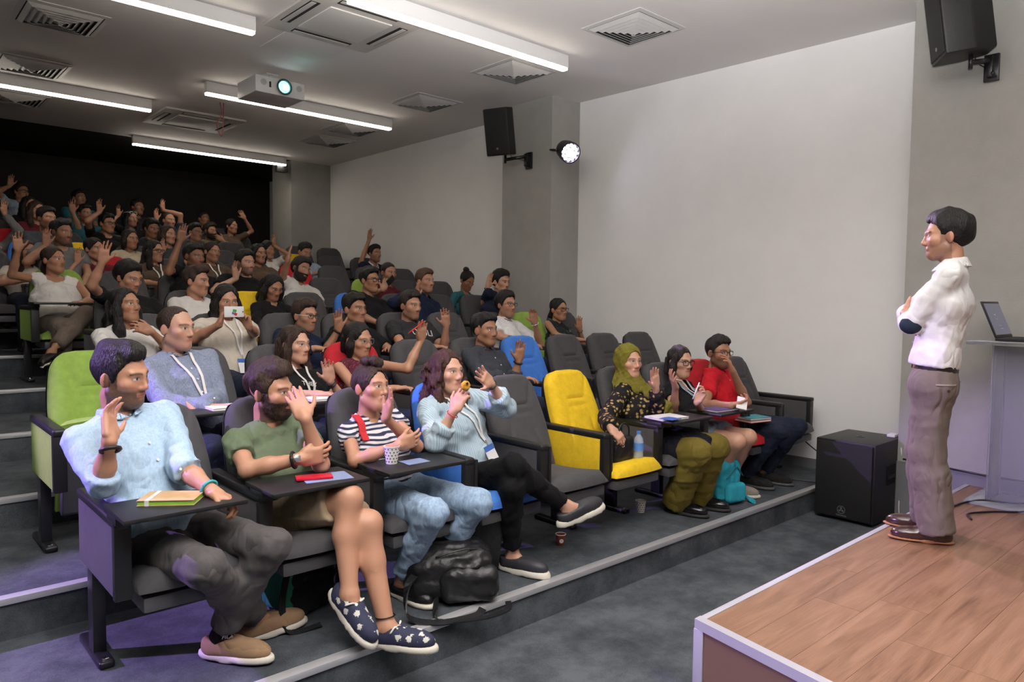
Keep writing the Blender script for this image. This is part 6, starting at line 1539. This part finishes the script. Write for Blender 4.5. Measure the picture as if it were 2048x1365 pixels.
def cup(c, z, lab, colour, r=.036, h=.08, dots=True):
    t = empty('paper_cup', (c[0], c[1], z))
    lathe('cup_wall', [(r*.72, 0), (r, h), (r+.002, h), (r-.003, h-.001), (r*.72-.003, .004)], colour, t, n=28)
    v, f = tube_geo([(r*math.cos(a), r*math.sin(a), h) for a in np.linspace(0, 2*math.pi, 25)], .0022, 6, cap=False); mesh_obj('rim', v, f, PAPER, t, smooth=True)
    if dots:
        bm = bmesh.new()
        for i in range(5):
            for j in range(12):
                zz = .012+i*.0145; rr = r*.72+(r-r*.72)*zz/h+.0006; a = 2*math.pi*(j+.5*(i % 2))/12
                M = Matrix.Rotation(a, 4, 'Z') @ Matrix.Translation((rr, 0, zz)); bm_box(bm, (-.0004, -.0028, -.0028), (.0004, .0028, .0028), M @ Matrix.Rotation(math.pi/4, 4, 'X'))
        o = bm_obj('printed_dots', bm, pmat('dot_ink', (.03, .03, .04), .7), t); o['kind'] = 'stuff'
    else:
        M = Matrix.Rotation(math.radians(-125), 4, 'Z'); rr = r*.9
        lathe('logo', [(.013, 0), (.013, .001), (0, .001)], PAPER, t, loc=(rr*math.cos(math.radians(-125))*1.0, rr*math.sin(math.radians(-125)), h*.48), n=14, axis=(math.cos(math.radians(-125)), math.sin(math.radians(-125)), -.12))
    return tag(t, lab, 'cup', 'paper cups')
WCUP = pmat('white_cup', (.74, .72, .66), .7)
cup((1.83, 2.84), TABZ, 'white dotted paper cup on the tablet of the striped tee woman', WCUP)
p = at_z(1281, 1025, TZ(1)); cup(p, TZ(1)+.001, 'white dotted paper cup on the floor below the yellow chair', WCUP)
p = at_z(1121, 1091, TZ(1)); cup(p, TZ(1)+.001, 'brown paper cup with white logo on the carpet', pmat('brown_cup', (.20, .045, .02), .6), .030, .066, False)
o = box('leaflet', (-.06, -.045, 0), (.06, .045, .002), pmat('leaflet_blue', (.20, .25, .42), .6), loc=(1.93, 2.80, TABZ)); tag(o, 'small blue leaflet beside the dotted cup on the tablet', 'leaflet')
# water bottle and handbag on the yellow seat
SEATZ = TZ(1)+.437
def glassy(name, col, a):
    m, nt, b = new_mat(name); tr = nt.nodes.new('ShaderNodeBsdfTransparent'); tr.inputs[0].default_value = (*col, 1)
    b.inputs['Base Color'].default_value = (.8, .85, .9, 1); b.inputs['Roughness'].default_value = .06
    mx = nt.nodes.new('ShaderNodeMixShader'); mx.inputs[0].default_value = a; nt.links.new(tr.outputs[0], mx.inputs[1]); nt.links.new(b.outputs[0], mx.inputs[2]); nt.links.new(mx.outputs[0], nt.nodes['Material Output'].inputs['Surface']); return m
t = empty('water_bottle', (3.655, 2.83, SEATZ-.004))
lathe('bottle', [(.026, 0), (.031, .006), (.031, .05), (.029, .056), (.031, .062), (.031, .125), (.026, .148), (.014, .166), (.013, .178)], glassy('pet_plastic', (.80, .86, .92), .35), t, n=20)
lathe('label', [(.0316, .070), (.0316, .118)], pmat('bottle_label', (.10, .25, .62), .4), t, n=20); lathe('cap', [(.0145, .172), (.0145, .188), (.012, .190)], pmat('bottle_cap', (.08, .2, .55), .4), t, n=16)
tag(t, 'small plastic water bottle with blue label on the yellow seat', 'bottle')
p = at_z(1241, 906, SEATZ); t = empty('handbag', (3.53, 2.88, SEATZ-.003))
F = Field(); F.add(fbox(V(0, 0, .085), np.eye(3), (.095, .05, .082), .03), .01); v, q = surf(F, .01, lambda D, x, y, z: D+waves(3, .003, (50, 90), 4, ridged=True)(x, y, z)); fmesh('body', v, q, BLKS, t)
for sy in (-.03, .03): tube('handle', curve_pts([(-.05, sy, .15), (-.045, sy, .22), (0, sy, .25), (.045, sy, .22), (.05, sy, .15)], 6), .006, BLKS, t)
v, f = tube_geo([(.014*math.cos(a)-.03, -.052, .12+.014*math.sin(a)) for a in np.linspace(0, 2*math.pi, 17)], .002, 6, cap=False); mesh_obj('ring', v, f, CHROME, t, smooth=True)
tag(t, 'small black leather handbag on the yellow seat', 'handbag')
# bags on the carpet
def bag(name, c, R, half, mat, lab, seed, pocket=None, rd=.06, h=.009, lean_=0.0):
    z0 = TZ(1)+.002; t = empty(name, (c[0], c[1], z0)); F = Field(); R = np.asarray(R, float)
    F.add(fbox(V(0, 0, half[2]), R, half, rd), .02)
    v, q = surf(F, h, lambda D, x, y, z: D+waves(seed, .007, (24, 42, 70), 3, ridged=True)(x, y, z)); v[:, 2] = np.maximum(v[:, 2], 0); b = fmesh('body', v, q, mat, t)
    return t
def rz(a): return np.array([[math.cos(a), math.sin(a), 0], [-math.sin(a), math.cos(a), 0], [0, 0, 1]])
LEATH = pmat('soft_black_leather', (.012, .012, .013), .42, bump=.35, bscale=35)
A_ = rz(-.55); t = bag('backpack', (2.10, 2.76), A_, (.21, .13, .135), LEATH, '', 21, rd=.10)
F = Field(); F.add(fbox(V(.02, -.14, .10), A_, (.14, .05, .085), .045), .02); v, q = surf(F, .009, lambda D, x, y, z: D+waves(4, .005, (40, 70), 3, ridged=True)(x, y, z)); v[:, 2] = np.maximum(v[:, 2], 0); fmesh('front_pocket', v, q, LEATH, t)
tube('zip', curve_pts([(-.12, -.06, .235), (0, -.12, .262), (.14, -.14, .235)], 6), .004, pmat('zip', (.06, .06, .06), .3, metal=.7), t, n=6)
ribbon('strap', curve_pts([V(-.15, .02, .16), V(-.27, -.05, .13), V(-.31, -.12, .03), V(-.22, -.22, .008), V(-.05, -.27, .008), V(.02, -.24, .01)], 6), .018, V(.3, .8, .2), LEATH, t, V(0, 0, 0), .003)
ribbon('strap', curve_pts([V(-.13, -.08, .05), V(-.20, -.2, .008), V(-.05, -.31, .008), V(.10, -.32, .009), V(.16, -.26, .012)], 6), .014, V(.3, .8, .0), LEATH, t, V(0, 0, 0), .003)
tag(t, 'slouching black leather backpack on the carpet before the light jeans', 'backpack')
t = empty('tote_bag', (2.40, 2.93, TZ(1)+.002)); M = Matrix.Rotation(-.5, 4, 'Z')
bm = bmesh.new(); b0 = [bm.verts.new(M @ Vector((x, y, 0))) for x, y in ((-.12, -.05), (.12, -.05), (.12, .05), (-.12, .05))]; b1 = [bm.verts.new(M @ Vector((x, y, z))) for x, y, z in ((-.15, -.075, .32), (.15, -.075, .34), (.15, .075, .30), (-.15, .075, .33))]
i1 = [bm.verts.new(M @ Vector((x, y, z))) for x, y, z in ((-.14, -.065, .318), (.14, -.065, .338), (.14, .065, .298), (-.14, .065, .328))]; i0 = [bm.verts.new(M @ Vector((x, y, .02))) for x, y in ((-.11, -.04), (.11, -.04), (.11, .04), (-.11, .04))]
bm.faces.new(b0[::-1]); inner = []
for k in range(4):
    n = (k+1) % 4; bm.faces.new((b0[k], b0[n], b1[n], b1[k])); bm.faces.new((b1[k], b1[n], i1[n], i1[k])); inner.append(bm.faces.new((i1[k], i1[n], i0[n], i0[k])))
inner.append(bm.faces.new(i0))
for f in inner: f.material_index = 1
o = bm_obj('body', bm, LEATH, t); o.data.materials.append(pmat('red_lining', (.45, .01, .05), .6))
for sy in (-.07, .07): tube('handle', [M @ Vector(q) for q in curve_pts([(-.07, sy, .31), (-.06, sy*1.3, .42), (0, sy*1.4, .46), (.06, sy*1.3, .42), (.07, sy, .31)], 6)], .007, LEATH, t)
tag(t, 'black tote bag with red lining beside the woman in leggings', 'bag')
A_ = rz(.3); t = bag('backpack', (1.50, 3.08), A_, (.15, .10, .20), cloth('black_nylon', (.012, .013, .014)), '', 31, rd=.07)
F = Field(); F.add(fbox(V(-.13, -.03, .20), rz(.3), (.035, .09, .15), .03), .02); v, q = surf(F, .01); fmesh('side_panel', v, q, cloth('green_nylon', (.03, .16, .10)), t)
ribbon('strap', curve_pts([V(-.10, -.10, .30), V(-.17, -.16, .12), V(-.15, -.2, .01), V(-.02, -.22, .008)], 6), .016, V(.8, .3, .1), cloth('black_nylon', (.012, .013, .014)), t, V(0, 0, 0), .003)
tag(t, 'black and green backpack under the seat of the man in shorts', 'backpack')
TQ = cloth('turquoise_nylon', (.03, .33, .42)); A_ = rz(-.2); t = bag('backpack', (4.62, 2.80), A_, (.115, .075, .165), TQ, '', 41, rd=.07)
F = Field(); F.add(fbox(V(.0, -.085, .085), A_, (.09, .035, .07), .03), .02); v, q = surf(F, .009); fmesh('front_pocket', v, q, TQ, t)
tube('zip', curve_pts([(-.09, -.07, .19), (0, -.09, .27), (.09, -.09, .2)], 6), .004, pmat('teal_zip', (.02, .2, .26), .5), t, n=6)
ribbon('strap', curve_pts([V(.10, -.02, .10), V(.15, -.10, .03), V(.13, -.16, .008), V(.2, -.12, .008)], 6), .018, V(.6, .6, .2), TQ, t, V(0, 0, 0), .004)
tag(t, 'turquoise backpack on the carpet beside the olive trousers', 'backpack')
# papers and folders of the right-hand listeners
booklet('papers', (3.93, 2.82), (.24, .17, .012), -.15, pmat('print_paper', (.62, .60, .56), .7, noise=.15, nscale=25), 'stack of printed papers on the tablet of the headscarf woman', 'papers')
o = box('leaflet', (-.05, -.05, 0), (.05, .05, .003), pmat('badge_blue', (.05, .13, .42), .4), loc=(3.86, 2.74, TABZ+.0125)); tag(o, 'blue and white card on the papers of the headscarf woman', 'card')
booklet('notebook', (4.52, 2.80), (.24, .16, .014), -.1, pmat('violet_cover', (.10, .07, .22), .5), 'violet notebook on the tablet of the woman in dungarees', 'notebook')
p = at_y(1506, 838, 2.78)
booklet('folder', (p[0], p[1]), (.22, .16, .018), -.2, pmat('red_folder', (.50, .015, .02), .5), 'red folder on the lap of the man in red polo', 'folder', z=.735)
booklet('folder', (p[0]+.005, p[1]), (.21, .155, .014), -.25, pmat('teal_folder', (.03, .25, .32), .5), 'teal folder lying on the red folder', 'folder', z=.7535)
TAB2 = TZ(2)+.6798
booklet('notebook', (CX(2, 1)-.02, RY0(2)-.40), (.21, .15, .012), 0, PAPER, 'white notepad in front of the man in grey chambray shirt', 'notebook', z=TAB2)
booklet('notebook', (CX(2, 2)+.0, RY0(2)-.40), (.21, .15, .012), 0, PAPER, 'white notepad in front of the woman in black printed tee', 'notebook', z=TAB2)
d = nrm(V(.3, -.2, .9)); p = at_y(1391, 785, 2.76); o = tube('white_pen', [p-d*.05, p+d*.07], .004, WHITEP, loc=p); tag(o, 'white pen in the hand of the woman in dungarees', 'pen')
